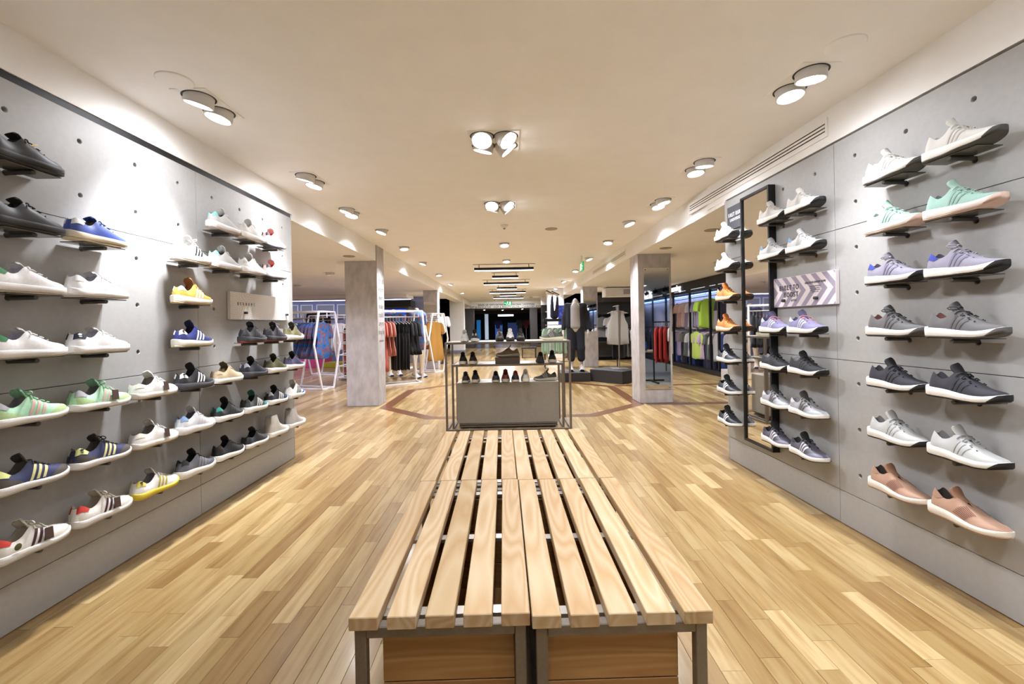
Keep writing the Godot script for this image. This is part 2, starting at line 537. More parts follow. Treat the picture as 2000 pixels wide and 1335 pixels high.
# ---------------------------------------------------------------- floor
func build_floor() -> void:
	var f := struct("floor")
	part(f, "bed", span(-9.2, 4.75, -0.12, -0.006, -40.0, 4.0), plain("6e5433", 0.8))
	var pw := 0.0742
	var list := []
	var x := -9.15
	var row := 0
	while x < 4.7:
		var d := -3.9 + rng.randf() * 0.5
		var far := 21.4
		while d < far:
			var l := rng.randf_range(0.24, 0.95)
			if d > 9.0: l *= 2.0
			list.append([x, d, l])
			d += l
		x += pw
		row += 1
	var near := []
	var rest := []
	for e in list:
		var mid: float = e[1] + e[2] / 2
		var ux: float = e[0] + pw / 2
		if mid > 1.15 and absf(ux) < 1.18 * (e[1] + e[2]) + 0.1 and ux > -1.86 and ux < 1.82: near.append(e)
		else: rest.append(e)
	near.sort_custom(func(a, b): return a[1] + a[2] < b[1] + b[2])
	rest.append_array(near.slice(300))
	near = near.slice(0, 300)
	for e in near:
		var l: float = snappedf(e[2], 0.05)
		var b := block(Vector3(pw - 0.0009, 0.012, 1.0), 0.0007)
		var o := part(f, "plank", b, oak(pick_oak()), Vector3(e[0] + pw / 2, -0.006, -(e[1] + e[2] / 2)))
		o.scale.z = e[2] - 0.0009
	var field := Build.new()
	field.use_tint = true
	for e in rest:
		field.tint = Color(OAK[pick_oak()]).srgb_to_linear()
		var z0: float = -e[1] - 0.0005
		var z1: float = -e[1] - e[2] + 0.0005
		var xa: float = e[0] + 0.0005
		var xb: float = e[0] + pw - 0.0005
		field.quad(Vector3(xa, 0, z0), Vector3(xb, 0, z0), Vector3(xb, 0, z1), Vector3(xa, 0, z1))
	var fm := oak(10)
	fm.vertex_color_use_as_albedo = true
	part(f, "far_planks", field.done(), fm).set_meta("kind", "stuff")
	part(f, "far_floor", span(-2.6, 2.6, -0.02, 0.0, -40.0, -21.4), plain("8f7a5c", 0.2))
	# dark inlaid border of the octagon before the columns
	var dk := mk("walnut", Color("6b452c"), 0.3, 0.0, {"tex": texs["oak"], "scale": Vector3(2.6, 2.6, 2.6), "world": true, "coat": 0.25, "coat_rough": 0.16})
	var ring := [Vector2(-1.79, -5.98), Vector2(-1.02, -5.22), Vector2(1.0, -5.19), Vector2(1.79, -5.9), Vector2(1.81, -7.66), Vector2(1.05, -8.4), Vector2(-1.05, -8.42), Vector2(-1.79, -7.66)]
	var strips := []
	for k in 8: strips.append([ring[k], ring[(k + 1) % 8]])
	strips.append([Vector2(4.6, -5.79), Vector2(1.82, -5.86)])
	strips.append([Vector2(4.6, -7.58), Vector2(1.82, -7.64)])
	for s in strips.size():
		var a: Vector2 = strips[s][0]
		var b: Vector2 = strips[s][1]
		var k := Build.new()
		var t := (b - a).normalized()
		var inn := Vector2(t.y, -t.x)
		if inn.dot(Vector2(0, -6.8) - (a + b) / 2) < 0 and s < 8: inn = -inn
		if s >= 8: inn = Vector2(0, -1)
		var wd := 0.15
		var ex := wd * 0.414 if s < 8 else 0.0
		var p := [a, b, b - t * ex + inn * wd, a + t * ex + inn * wd]
		var q := p.map(func(u): return Vector3(u.x, 0.0012, u.y))
		var w := p.map(func(u): return Vector3(u.x, -0.004, u.y))
		if (q[1] - q[0]).cross(q[3] - q[0]).y < 0:
			q.reverse(); w.reverse()
		k.quad(q[0], q[1], q[2], q[3])
		for z in 4: k.quad(w[z], w[(z + 1) % 4], q[(z + 1) % 4], q[z])
		part(f, "inlay_strip", k.done(), dk)

func pick_oak() -> int:
	var r := rng.randf()
	if r < 0.66: return [0, 4, 5, 7, 2][rng.randi() % 5]
	if r < 0.86: return [1, 9][rng.randi() % 2]
	return [3, 6, 8, 8, 2][rng.randi() % 5]

# ---------------------------------------------------------------- ceiling lamps
func spot(parent: Node, at: Vector3, aim: Vector3, energy: float, angle: float, col := Color("f6f8ff"), size := 0.05) -> void:
	var s := SpotLight3D.new()
	s.name = "beam_light"
	s.light_energy = energy
	s.light_color = col
	s.spot_angle = angle
	s.spot_angle_attenuation = 1.0
	s.spot_range = 30.0
	s.spot_attenuation = 2.0
	s.light_size = size
	s.shadow_enabled = true
	parent.add_child(s, true)
	s.look_at_from_position(parent.global_position + at, parent.global_position + at + aim, Vector3.FORWARD if absf(aim.normalized().z) < 0.9 else Vector3.UP)

func head_mesh() -> ArrayMesh:
	if not meshes.has("head"):
		var b := Build.new()
		b.lathe([Vector2(0.0, 0.05), Vector2(0.05, 0.05), Vector2(0.063, 0.03), Vector2(0.066, -0.028), Vector2(0.063, -0.031), Vector2(0.058, -0.028), Vector2(0.055, -0.018)].map(func(p): return Vector2(p.x, -p.y)), 28)
		meshes["head"] = b.done()
		var r := Build.new()
		r.lathe([Vector2(0.066, 0.002), Vector2(0.0665, -0.003), Vector2(0.0745, -0.003), Vector2(0.075, 0.002)], 32)
		meshes["head ring"] = r.done()
		var l := Build.new()
		l.lathe([Vector2(0.056, 0.0), Vector2(0.04, 0.003), Vector2(0.0, 0.004)], 28)
		meshes["head lens"] = l.done()
	return meshes["head"]

# heads: list of [x, d offset from the plate's middle, aim, energy, angle]
func downlight(x: float, d: float, y: float, w: float, l: float, heads: Array, label: String, group: String, tint := Color("f6f8ff")) -> void:
	var t := thing("recessed_spotlight", label, "ceiling light", Vector3(x, y, -d), 0.0, group)
	var head := head_mesh()
	var lens := mk("lamp lens %s" % tint.to_html(), tint, 0.4, 0.0, {"glow": 12.0})
	part(t, "plate", block(Vector3(w, 0.006, l), 0.001), white_paint(), Vector3(0, -0.001, 0))
	for h in heads:
		var aim: Vector3 = (h[2] as Vector3).normalized()
		var at := Vector3(h[0], -0.012, -h[1])
		part(t, "ring", meshes["head ring"], plain("161616", 0.6), Vector3(h[0], -0.002, -h[1]))  # black colour stands in for the shade in the gap around the head
		var yv := aim
		var xv := yv.cross(Vector3.FORWARD if absf(yv.z) < 0.9 else Vector3.UP).normalized()
		var bs := Basis(xv, yv, xv.cross(yv))
		var o := part(t, "head", head, plain("d8d6d2", 0.5), at)
		o.basis = bs
		part(o, "lens", meshes["head lens"], lens, Vector3(0, 0.019, 0))
		spot(t, at + aim * 0.04, aim, h[3], h[4], tint)
		if h.size() > 5: spot(t, at + aim * 0.04, aim, h[5], 86.0, tint)

func build_lamps() -> void:
	var gl := "paired spotlights aimed at the left peg wall"
	var gr := "paired spotlights aimed at the right peg wall"
	var gc := "square spotlights over the benches"
	var n := 0
	for d in [0.0, 1.15, 2.25, 3.385]:
		var e: float = 2.1 if d > 2.0 else 0.35
		downlight(-1.51, d, CEIL, 0.172, 0.31, [[0.0, -0.073, Vector3(-0.26, -1, -0.1), e, 38.0, e * 0.16], [0.0, 0.077, Vector3(-0.2, -1, 0.1), e, 38.0, e * 0.16]], "white two-lamp spotlight plate by the left grey shoe wall", gl)
	for d in [-0.05, 1.0, 2.115, 3.235]:
		downlight(1.42, d, CEIL, 0.172, 0.31, [[0.0, -0.078, Vector3(0.02, -1, -0.12), 1.0, 46.0, 0.22], [0.0, 0.078, Vector3(0.04, -1, 0.12), 1.0, 46.0, 0.22]], "white two-lamp spotlight plate by the right grey shoe wall", gr)
	for d in [0.0, 1.25, 2.745, 4.22]:
		var hs := []
		for a in [-0.072, 0.072]:
			hs.append([a, -0.07, Vector3(a * 0.8, -1, 0.55), 0.62, 46.0] if a < 0 else [a, -0.07, Vector3(0.75, -1, 0.35), 0.72, 62.0])
			hs.append([a, 0.07, Vector3(a * 3.0, -1, -0.18), 0.5, 46.0] if a < 0 else [a, 0.07, Vector3(0.85, -1, -0.1), 0.72, 62.0])
		downlight(-0.075, d, CEIL, 0.31, 0.29, hs, "square white four-lamp spotlight plate in the middle of the ceiling", gc)
	for e in [[-1.555, 4.335], [-1.495, 5.22], [-1.50, 6.35], [-1.535, 7.9], [-1.55, 9.74], [-1.59, 12.0], [-1.62, 15.2]]:
		downlight(e[0], e[1], CEIL, 0.17, 0.3 if n == 0 else 0.17, [[0.0, 0.07, Vector3(-0.1, -1, 0.2), 0.85, 60.0], [0.0, -0.073, Vector3(-0.3, -1, 0.1), 0.85, 60.0]] if n == 0 else [[0.0, 0.0, Vector3(-0.28 if n % 2 else 0.1, -1, 0.15), 1.9 + 1.0 * n, 60.0]], "white spotlight beside the left soffit past the shoe wall", "spotlights along the left soffit")
		n += 1
	n = 0
	for e in [[1.46, 4.2], [1.375, 5.0], [1.395, 6.15], [1.405, 7.7], [1.43, 9.43], [1.455, 11.7], [1.48, 14.0]]:
		downlight(e[0], e[1], CEIL, 0.17, 0.3 if n == 0 else 0.17, [[0.0, 0.07, Vector3(0.1, -1, 0.2), 0.85, 60.0], [0.0, -0.075, Vector3(0.2, -1, 0.1), 0.85, 60.0]] if n == 0 else [[0.0, 0.0, Vector3(0.3 if n % 2 else -0.1, -1, 0.2), 1.9 + 1.0 * n, 60.0]], "white spotlight beside the right soffit past the shoe wall", "spotlights along the right soffit")
		n += 1
	for e in [[-0.055, 6.2], [-0.04, 7.8]]:
		downlight(e[0], e[1], CEIL, 0.17, 0.17, [[0.0, 0.0, Vector3(0.05, -1, 0.25), 0.85, 60.0]], "single round spotlight on the ceiling before the hanging bar lamps", "single spotlights before the bar lamps")
	for e in [[-1.1, 18.2], [0.9, 18.2], [-0.6, 19.8], [0.5, 20.2]]:
		downlight(e[0], e[1], CEIL, 0.17, 0.17, [[0.0, 0.0, Vector3(0.0, -1, -0.55), 3.4, 70.0]], "small spotlight before the white lettered fascia", "spotlights before the lettered fascia")
	# blank round covers, smoke detector, speakers
	var disc := Build.new()
	disc.lathe([Vector2(0.075, 0.0), Vector2(0.075, -0.004), Vector2(0.07, -0.007), Vector2(0.0, -0.008)], 32)
	var dm := disc.done()
	one("ceiling_cover", "blank round white ceiling cover beside a spotlight at the left shoe wall", "cover", dm, white_paint(), Vector3(-1.516, CEIL, -2.027))
	one("ceiling_cover", "blank round white ceiling cover beside a spotlight at the right shoe wall", "cover", dm, white_paint(), Vector3(1.432, CEIL, -1.844))
	var sp := mk("speaker mesh", Color("a39a8c"), 0.8)
	for e in [[0.521, CEIL, 5.31, "flat round ceiling speaker beside the middle row of spotlights"], [-2.07, SIDE, 5.73, "flat round ceiling speaker in front of the left concrete column"], [1.976, SIDE, 5.52, "flat round ceiling speaker in front of the mirrored column"], [2.08, SIDE, 4.48, "small flat disc on the ceiling behind the right shoe wall"]]:
		one("ceiling_speaker", e[3], "speaker", dm, sp, Vector3(e[0], e[1], -e[2]))
	var smoke := thing("smoke_detector", "small white smoke detector on the ceiling past the second lamp square", "detector", Vector3(-0.042, CEIL, -5.066))
	var sb := Build.new()
	sb.lathe([Vector2(0.045, 0.0), Vector2(0.045, -0.012), Vector2(0.03, -0.02), Vector2(0.022, -0.035), Vector2(0.0, -0.036)], 24)
	part(smoke, "base", sb.done(), plain("e6e3dd", 0.5))
	part(smoke, "sensor", rod(Vector3(0, -0.036, 0), Vector3(0, -0.05, 0), 0.012), plain("8a8680", 0.5))
	# hanging bar lamps over the aisle
	var bars_at := [[8.31, 1.12], [9.68, 0.575], [11.2, 1.15], [12.65, 0.575], [14.2, 1.17], [15.6, 0.58], [17.0, 1.17]]
	for k in bars_at.size():
		var L: float = bars_at[k][1]
		var bx: float = -0.09 + 0.01 * k
		var t := thing("bar_lamp", ("long" if k % 2 == 0 else "short") + " black hanging bar lamp across the aisle ceiling", "bar lamp", Vector3(bx, 2.124, -bars_at[k][0]), 0.0, "hanging bar lamps over the aisle")
		part(t, "housing", block(Vector3(L, 0.05, 0.06), 0.003), black_metal(), Vector3(0, 0.035, 0))
		part(t, "diffuser", block(Vector3(L - 0.006, 0.012, 0.052), 0.003), mk("bar glow", Color("eef2ff"), 0.4, 0.0, {"glow": 6.0}), Vector3(0, 0.005, 0))
		for s in [-0.42, 0.42]:
			part(t, "hanger", rod(Vector3(s * L, 0.06, 0), Vector3(s * L, CEIL - 2.124 - 0.008, 0), 0.006, 8), black_metal())
		part(t, "ceiling_rail", block(Vector3(L * 1.05, 0.008, 0.02), 0.001), plain("a8977e", 0.6), Vector3(0, CEIL - 2.124 - 0.004, 0))
		var a := AreaLight3D.new()
		a.name = "bar_light"
		a.area_size = Vector2(L, 0.05)
		a.light_energy = 3.2
		a.light_color = Color("eef2ff")
		a.shadow_enabled = true
		a.area_range = 30.0
		t.add_child(a, true)
		a.rotation.x = -PI / 2
		a.position = Vector3(0, -0.004, 0)

# ---------------------------------------------------------------- benches
func make_bench(label: String, left: bool) -> Node3D:
	# local: x across (centre 0), z along (front at +z), top of the slats at y = 0.45
	var t := thing("slat_bench", label, "bench", Vector3.ZERO, 0.0, "slatted wooden benches in the middle of the floor")
	var W := 0.408
	var L := 0.865
	var sw := 0.0652
	var gap := (W - sw * 5) / 4
	for k in 5:
		part(t, "slat", block(Vector3(sw, 0.03, L), 0.0018), pine(k + (0 if left else 3)), Vector3(-W / 2 + sw / 2 + k * (sw + gap), 0.435, 0))
	var m := steel()
	var lt := 0.026
	for sx in [-1, 1]:
		for sz in [-1, 1]:
			part(t, "leg", block(Vector3(lt, 0.4195, lt), 0.002), m, Vector3(sx * (W / 2 - 0.009 - lt / 2), 0.21, sz * (L / 2 - 0.012 - lt / 2)))
	for sz in [-1, 1]:
		part(t, "end_rail", block(Vector3(W - 0.018 - lt * 2, 0.026, lt), 0.002), m, Vector3(0, 0.407, sz * (L / 2 - 0.012 - lt / 2)))
		part(t, "floor_rail", block(Vector3(W - 0.018 - lt * 2, 0.02, lt), 0.002), m, Vector3(0, 0.011, sz * (L / 2 - 0.012 - lt / 2)))
	for sx in [-1, 1]:
		part(t, "side_rail", block(Vector3(lt, 0.026, L - 0.024 - lt * 2), 0.002), m, Vector3(sx * (W / 2 - 0.009 - lt / 2), 0.407, 0))
	var pale := mk("brushed bar", Color("b9b5ae"), 0.35, 0.8)
	for z in [0.365, 0.0, -0.365]:
		part(t, "cross_bar", block(Vector3(W - 0.018 - lt * 2, 0.012, 0.03), 0.001), pale, Vector3(0, 0.4135, z))
	# wooden box set inside the frame: boards around, open at the top
	var x0 := -W / 2 + (0.062 if left else 0.036)
	var x1 := W / 2 - (0.036 if left else 0.062)
	var bl := L - 0.12
	for r in 3:
		var y := 0.39 - r * 0.128
		var h := 0.125
		for sz in [-1, 1]:
			part(t, "box_board", block(Vector3(h, 0.018, x1 - x0), 0.0012), spruce(r), Vector3((x0 + x1) / 2, y - h / 2, sz * bl / 2)).basis = Basis(Vector3.UP, Vector3.BACK, Vector3.RIGHT)
		for sx in [x0 + 0.009, x1 - 0.009]:
			part(t, "box_board", block(Vector3(h, 0.018, bl - 0.0185), 0.0012), spruce(r + 1), Vector3(sx, y - h / 2, 0), Vector3(0, 0, PI / 2))
	part(t, "box_floor", block(Vector3(x1 - x0 - 0.037, 0.012, bl - 0.02), 0.001), spruce(2), Vector3((x0 + x1) / 2, 0.03, 0))
	return t

func build_benches() -> void:
	var a := make_bench("light pine slat bench, its right side touching the boxed bench", true)
	a.position = Vector3(-0.176, 0, -1.423)
	a.rotation.y = 0.014
	var b := make_bench("light pine slat bench with broad knots in its second slat", false)
	b.position = Vector3(0.236, 0, -1.417)
	b.rotation.y = 0.014
	var c := again(a, Vector3(-0.194, 0, -2.293), 0.018, "slat_bench")
	tag(c, "light pine slat bench, left of the pair ending at the steel display stand", "bench")
	var d := again(b, Vector3(0.218, 0, -2.287), 0.018, "slat_bench")
	tag(d, "light pine slat bench, right of the pair ending at the steel display stand", "bench")

# ---------------------------------------------------------------- display stand with shoes
func tube_frame(parent: Node3D, x0: float, x1: float, y: float, z0: float, z1: float) -> void:
	# two portal frames joined by rails; z0 is the front
	var s := 0.022
	var m := steel()
	for x in [x0 + s / 2, x1 - s / 2]:
		for z in [z0 - s / 2, z1 + s / 2]:
			part(parent, "post", block(Vector3(s, y - 0.0, s), 0.0015), m, Vector3(x, y / 2, z))
		part(parent, "floor_rail", block(Vector3(s, s, absf(z0 - z1) - s * 2), 0.0015), m, Vector3(x, s / 2, (z0 + z1) / 2))
	for z in [z0 - s / 2, z1 + s / 2]:
		part(parent, "top_rail", block(Vector3(x1 - x0 - s * 2, s, s), 0.0015), m, Vector3((x0 + x1) / 2, y - s / 2, z))
	for x in [x0 + s / 2, x1 - s / 2]:
		part(parent, "top_rail", block(Vector3(s, s, absf(z0 - z1) - s * 2), 0.0015), m, Vector3(x, y - s / 2, (z0 + z1) / 2))

func build_stand() -> void:
	var t := thing("display_stand", "nested bronze steel display stand with two white shelves and a grey box", "display stand")
	tube_frame(t, -0.682, 0.63, 0.928, -4.58, -5.12)
	tube_frame(t, -0.625, 0.562, 0.688, -4.66, -5.05)
	var shelf := mk("shelf laminate", Color("e8e5df"), 0.35)
	part(t, "top_shelf", block(Vector3(1.264, 0.008, 0.492), 0.001), shelf, Vector3(-0.026, 0.9225, -4.85))
	part(t, "middle_shelf", block(Vector3(1.139, 0.008, 0.342), 0.001), shelf, Vector3(-0.0315, 0.6825, -4.855))
	part(t, "floor_rail", block(Vector3(1.262, 0.02, 0.02), 0.001), steel(), Vector3(-0.026, 0.0105, -4.592))
	var b := part(t, "grey_box", block(Vector3(1.09, 0.43, 0.30), 0.003), mk("stand box", Color("a19c93"), 0.55, 0.0, {"tex": noise_tex("felt", 0.03, 4, []), "scale": Vector3(1.1, 1.1, 1.1)}), Vector3(-0.033, 0.271, -4.855))
	part(b, "box_top", block(Vector3(1.09, 0.004, 0.30), 0.001), shelf, Vector3(0, 0.217, 0))
	for y in [0.024, 0.046]:
		part(t, "base_bar", block(Vector3(1.05, 0.014, 0.3), 0.001), steel(), Vector3(-0.033, y, -4.855))
	one("display_block", "small brown-grey block under a brown shoe on the middle stand shelf", "display block", block(Vector3(0.265, 0.066, 0.15), 0.002), plain("5d554c", 0.6), Vector3(-0.03, 0.7205, -4.78))
	var g := "shoes on the steel display stand"
	# [style, colours, x, y, d, turn, label]; turn PI/2 = toe away
	var aw := PI / 2
	var list := [
		["boost", ["f2f1f0", "f4f3f1", "2a2a2a", "f0efee", "f4f4f4", "efefef", "f2f1f0", "e8e8e8", "e0e0e0"], -0.49, 0.9275, 4.76, aw + 0.06, "all-white running shoe seen heel first on the top stand shelf"],
		["boost", ["30333a", "f3f1ee", "202020", "30333a", "40434a", "c8ccd2", "2b2d33", "4a4d55", "2b2d33"], -0.378, 0.9275, 4.76, aw + 0.02, "navy-grey running shoe with thick white sole on the top stand shelf"],
		["runner", ["3a3a3c", "2f2f31", "202020", "48484a", "d8d8d8", "3a3a3c", "2a2a2b", "bdbdbf", "2a2a2b"], -0.112, 0.9275, 4.76, -aw + 0.0, "dark grey sneaker with pale laces, toe forward on the top stand shelf"],
		["runner", ["dcdcdc", "3a3a3c", "202020", "e2e2e2", "f0f0f0", "dcdcdc", "3c3c3f", "f2f2f2", "888888"], 0.0, 0.9275, 4.76, -aw, "white and charcoal sneaker, toe forward on the top stand shelf"],
		["runner", ["1e1e20", "1c1c1e", "161616", "242426", "222224", "1e1e20", "1b1b1d", "2a2a2c", "141416"], 0.112, 0.9275, 4.76, -aw, "all-black sneaker, toe forward on the top stand shelf"],
		["boost", ["6f6d6c", "e6e4c8", "dfe5b8", "77756f", "9a9a97", "565452", "87867d", "a9a9a6", "5c5a58"], 0.45, 0.9275, 4.78, PI, "grey running shoe with pale lime sole on the top stand shelf"],
		["boost", ["1d1d20", "d8d4cc", "222222", "1d1d20", "2a2a2c", "19191b", "1c1c1e", "2c2c30", "151517"], -0.51, 0.6875, 4.76, aw + 0.03, "black running shoe, pale grey sole, outer one on the middle stand shelf"],
		["boost", ["26262a", "d8d4cc", "222222", "26262a", "2a2a2c", "202024", "242428", "35353a", "1a1a1c"], -0.403, 0.6875, 4.76, aw, "charcoal running shoe, pale grey sole, beside black one on the middle stand shelf"],
		["runner", ["6a6052", "a89e8c", "3d3730", "6e6456", "5c5348", "625848", "6a6052", "786c5c", "4a4238"], -0.03, 0.7535, 4.78, PI, "brown suede shoe in profile on a small block, middle stand shelf"],
		["retro", ["1b1b1c", "232324", "161616", "1b1b1c", "202020", "1b1b1c", "1a1a1b", "202021", "141415"], 0.325, 0.6875, 4.76, aw, "black shoe with black sole seen heel first on the middle stand shelf"],
		["boost", ["1f1f22", "c9c5bd", "222222", "1f1f22", "2a2a2c", "1b1b1d", "1e1e21", "2c2c30", "151517"], 0.455, 0.6875, 4.78, aw - 0.12, "black running shoe turned outward on the middle stand shelf"],
		["retro", ["232125", "c4c0b8", "222222", "2a282c", "2a2a2c", "2b2a30", "232125", "353338", "151517"], -0.485, 0.4905, 4.77, aw, "charcoal shoe heel first at the outer end of the lower stand box"],
		["boost", ["1c191a", "c4c0b8", "222222", "1c191a", "2a2a2c", "1c191a", "1c191a", "302c2e", "151517"], -0.38, 0.4905, 4.77, aw, "brown-black knit shoe beside a charcoal shoe on the stand box"],
		["retro", ["1f242c", "b9b8ac", "222222", "1f242c", "2a2a2c", "23303c", "1f242c", "30363e", "151517"], -0.16, 0.4905, 4.77, aw, "navy-black shoe with stone-grey sole on the stand box"],
		["runner", ["6b1d18", "b9b8ac", "222222", "7a221c", "8a2a22", "6b1d18", "5e1a16", "7c2a24", "4a1410"], -0.055, 0.4905, 4.77, aw, "dark red shoe with stone-grey sole on the stand box"],
		["retro", ["1e2030", "e4e0da", "7a2a28", "8c2f30", "2a2a2c", "1e2030", "6a2226", "30323e", "b04444"], 0.052, 0.4905, 4.77, aw, "navy shoe with red collar and white sole on the stand box"],
		["boost", ["e4e2de", "efedea", "5a5a5a", "e4e2de", "f0f0f0", "dedcd6", "c96a5c", "ececea", "b9b6b0"], 0.16, 0.4905, 4.77, aw, "white knit shoe heel first on the stand box"],
		["runner", ["4c4a46", "d7d4cc", "2c2c2c", "55534f", "e8e6e0", "2f2e2c", "57544e", "a9a69e", "2a2a28"], 0.375, 0.4905, 4.78, PI, "dark grey trail shoe in profile with pale laces on the stand box"],
	]
	for e in list:
		shoe(e[0], e[1], Vector3(e[2], e[3] + 0.0005, -e[4]), e[5], e[6], g, ["both"]).scale = Vector3.ONE * 0.93

# ---------------------------------------------------------------- shoes
# A shoe points along +x (toe), stands on y = 0 and is centred on its own middle. s runs heel to toe (0..1), v up the side (0..1).
class Last:
	var L := 0.268
	var hw := 0.034     # half width at heel
	var bw := 0.046     # half width at ball
	var sh := 0.03      # sole height at heel
	var st := 0.022     # at toe
	var spring := 0.012
	var flare := 0.004
	var th := 0.44      # where the opening ends
	var ow := 0.62      # opening half width against the base
	var lean := 0.012
	var tongue := 0.028
	var toe_pow := 2.3
	var top := []

	func W(s: float) -> float:
		var w := lerpf(hw, bw, smoothstep(0.22, 0.66, s)) - 0.004 * exp(-pow((s - 0.36) / 0.14, 2.0))
		if s < 0.14: w *= sqrt(maxf(0.0, 1.0 - pow(1.0 - s / 0.14, 2.2)))
		if s > 0.66: w *= sqrt(maxf(0.0, 1.0 - pow((s - 0.66) / 0.34, toe_pow)))
		return w
	func lift(s: float) -> float:
		return spring * pow(maxf(0.0, (s - 0.7) / 0.3), 2.0) + 0.006 * pow(maxf(0.0, (0.1 - s) / 0.1), 2.0)
	func y0(s: float) -> float:
		return 0.004 + lerpf(sh, st, smoothstep(0.08, 0.8, s)) + lift(s) * 0.85
	func T(s: float) -> float:
		var k := 0
		while k < top.size() - 2 and top[k + 1][0] < s: k += 1
		var t := clampf((s - top[k][0]) / (top[k + 1][0] - top[k][0]), 0.0, 1.0)
		var a: float = top[maxi(k - 1, 0)][1]
		var d: float = top[mini(k + 2, top.size() - 1)][1]
		return cubic_interpolate(top[k][1], top[k + 1][1], a, d, t) if k > 0 and k < top.size() - 2 else lerpf(top[k][1], top[k + 1][1], sin(t * PI / 2) if k > 0 else t)
	func gape(s: float) -> float:
		return smoothstep(0.012, 0.05, s) * (1.0 - smoothstep(th - 0.05, th + 0.01, s))
	func bend(s: float) -> float:
		return -0.005 * pow(s, 2.0)
	func O(s: float, v: float, side: float) -> Vector3:
		var a := v * PI / 2
		var w := W(s)
		var yb := y0(s) - 0.003
		var c := 1.0 - smoothstep(th - 0.06, th + 0.16, s)
		var half := lerpf(w * pow(maxf(cos(a), 0.0), 0.66), w * (lerpf(1.0, ow, pow(v, 1.5)) + 0.05 * sin(PI * v)), c)
		var y := yb + (T(s) - yb) * lerpf(pow(sin(a), 0.92), v, c)
		return Vector3(s * L - L / 2 + lean * pow(v, 1.5) * pow(1.0 - s, 7.0), y, side * half + bend(s))
	func out(s: float, v: float, side: float, by: float) -> Vector3:
		var p := O(s, v, side)
		var e := 0.012
		var ds := O(minf(s + e, 1.0), v, side) - O(maxf(s - e, 0.0), v, side)
		var dv := O(s, minf(v + e, 1.0), side) - O(s, maxf(v - e, 0.0), side)
		var nn := ds.cross(dv) * -side
		if nn.length_squared() < 1e-16: nn = Vector3(-1.0 if s < 0.5 else 1.0, 0.4, 0)
		nn = nn.normalized()
		if nn.z * side < -0.2: nn = -nn
		return p + nn * by

const STATIONS := [0.0, 0.006, 0.015, 0.028, 0.042, 0.06, 0.085, 0.12, 0.16, 0.2, 0.25, 0.3, 0.34, 0.37, 0.39, 0.41, 0.43, 0.45, 0.48, 0.52, 0.57, 0.62, 0.67, 0.72, 0.77, 0.82, 0.86, 0.9, 0.93, 0.955, 0.975, 0.988, 0.996, 1.0]

func last_of(style: String) -> Last:
	var l := Last.new()
	match style:
		"court":
			l.sh = 0.026; l.st = 0.021; l.spring = 0.008; l.tongue = 0.014; l.ow = 0.66
			l.top = [[0.0, 0.078], [0.05, 0.088], [0.13, 0.08], [0.24, 0.066], [0.33, 0.07], [0.42, 0.094], [0.5, 0.087], [0.62, 0.071], [0.74, 0.057], [0.86, 0.05], [0.95, 0.043], [1.0, 0.031]]
		"retro":
			l.sh = 0.024; l.st = 0.015; l.spring = 0.013; l.tongue = 0.03; l.bw = 0.045
			l.top = [[0.0, 0.078], [0.05, 0.088], [0.12, 0.078], [0.22, 0.062], [0.33, 0.068], [0.43, 0.094], [0.52, 0.085], [0.63, 0.068], [0.74, 0.056], [0.86, 0.05], [0.95, 0.043], [1.0, 0.03]]
		"runner":
			l.sh = 0.034; l.st = 0.022; l.spring = 0.012; l.tongue = 0.036; l.flare = 0.008
			l.top = [[0.0, 0.084], [0.05, 0.095], [0.12, 0.086], [0.22, 0.07], [0.33, 0.08], [0.43, 0.108], [0.52, 0.095], [0.63, 0.074], [0.74, 0.058], [0.86, 0.051], [0.95, 0.045], [1.0, 0.034]]
		"boost":
			l.sh = 0.034; l.st = 0.022; l.spring = 0.02; l.tongue = 0.034; l.flare = 0.012; l.hw = 0.033
			l.top = [[0.0, 0.084], [0.045, 0.1], [0.11, 0.092], [0.2, 0.076], [0.31, 0.084], [0.42, 0.106], [0.52, 0.092], [0.64, 0.071], [0.75, 0.057], [0.86, 0.051], [0.95, 0.048], [1.0, 0.042]]
		"slip":
			l.sh = 0.034; l.st = 0.021; l.spring = 0.014; l.tongue = 0.036; l.flare = 0.012; l.th = 0.4
			l.top = [[0.0, 0.09], [0.045, 0.106], [0.12, 0.096], [0.21, 0.078], [0.3, 0.082], [0.39, 0.098], [0.5, 0.084], [0.64, 0.065], [0.75, 0.053], [0.86, 0.048], [0.95, 0.043], [1.0, 0.036]]
		"low":      # soft canvas shoe, low collar
			l.sh = 0.024; l.st = 0.018; l.spring = 0.01; l.tongue = 0.03; l.ow = 0.72
			l.top = [[0.0, 0.07], [0.05, 0.077], [0.14, 0.07], [0.24, 0.064], [0.34, 0.072], [0.43, 0.098], [0.52, 0.086], [0.63, 0.068], [0.75, 0.056], [0.86, 0.051], [0.95, 0.043], [1.0, 0.03]]
		"sock":
			l.sh = 0.03; l.st = 0.022; l.spring = 0.014; l.tongue = 0.0; l.th = 0.4; l.ow = 0.74; l.flare = 0.006; l.lean = 0.02
			l.top = [[0.0, 0.142], [0.05, 0.155], [0.12, 0.158], [0.22, 0.156], [0.32, 0.156], [0.38, 0.146], [0.48, 0.1], [0.6, 0.074], [0.74, 0.059], [0.86, 0.052], [0.95, 0.045], [1.0, 0.034]]
	return l

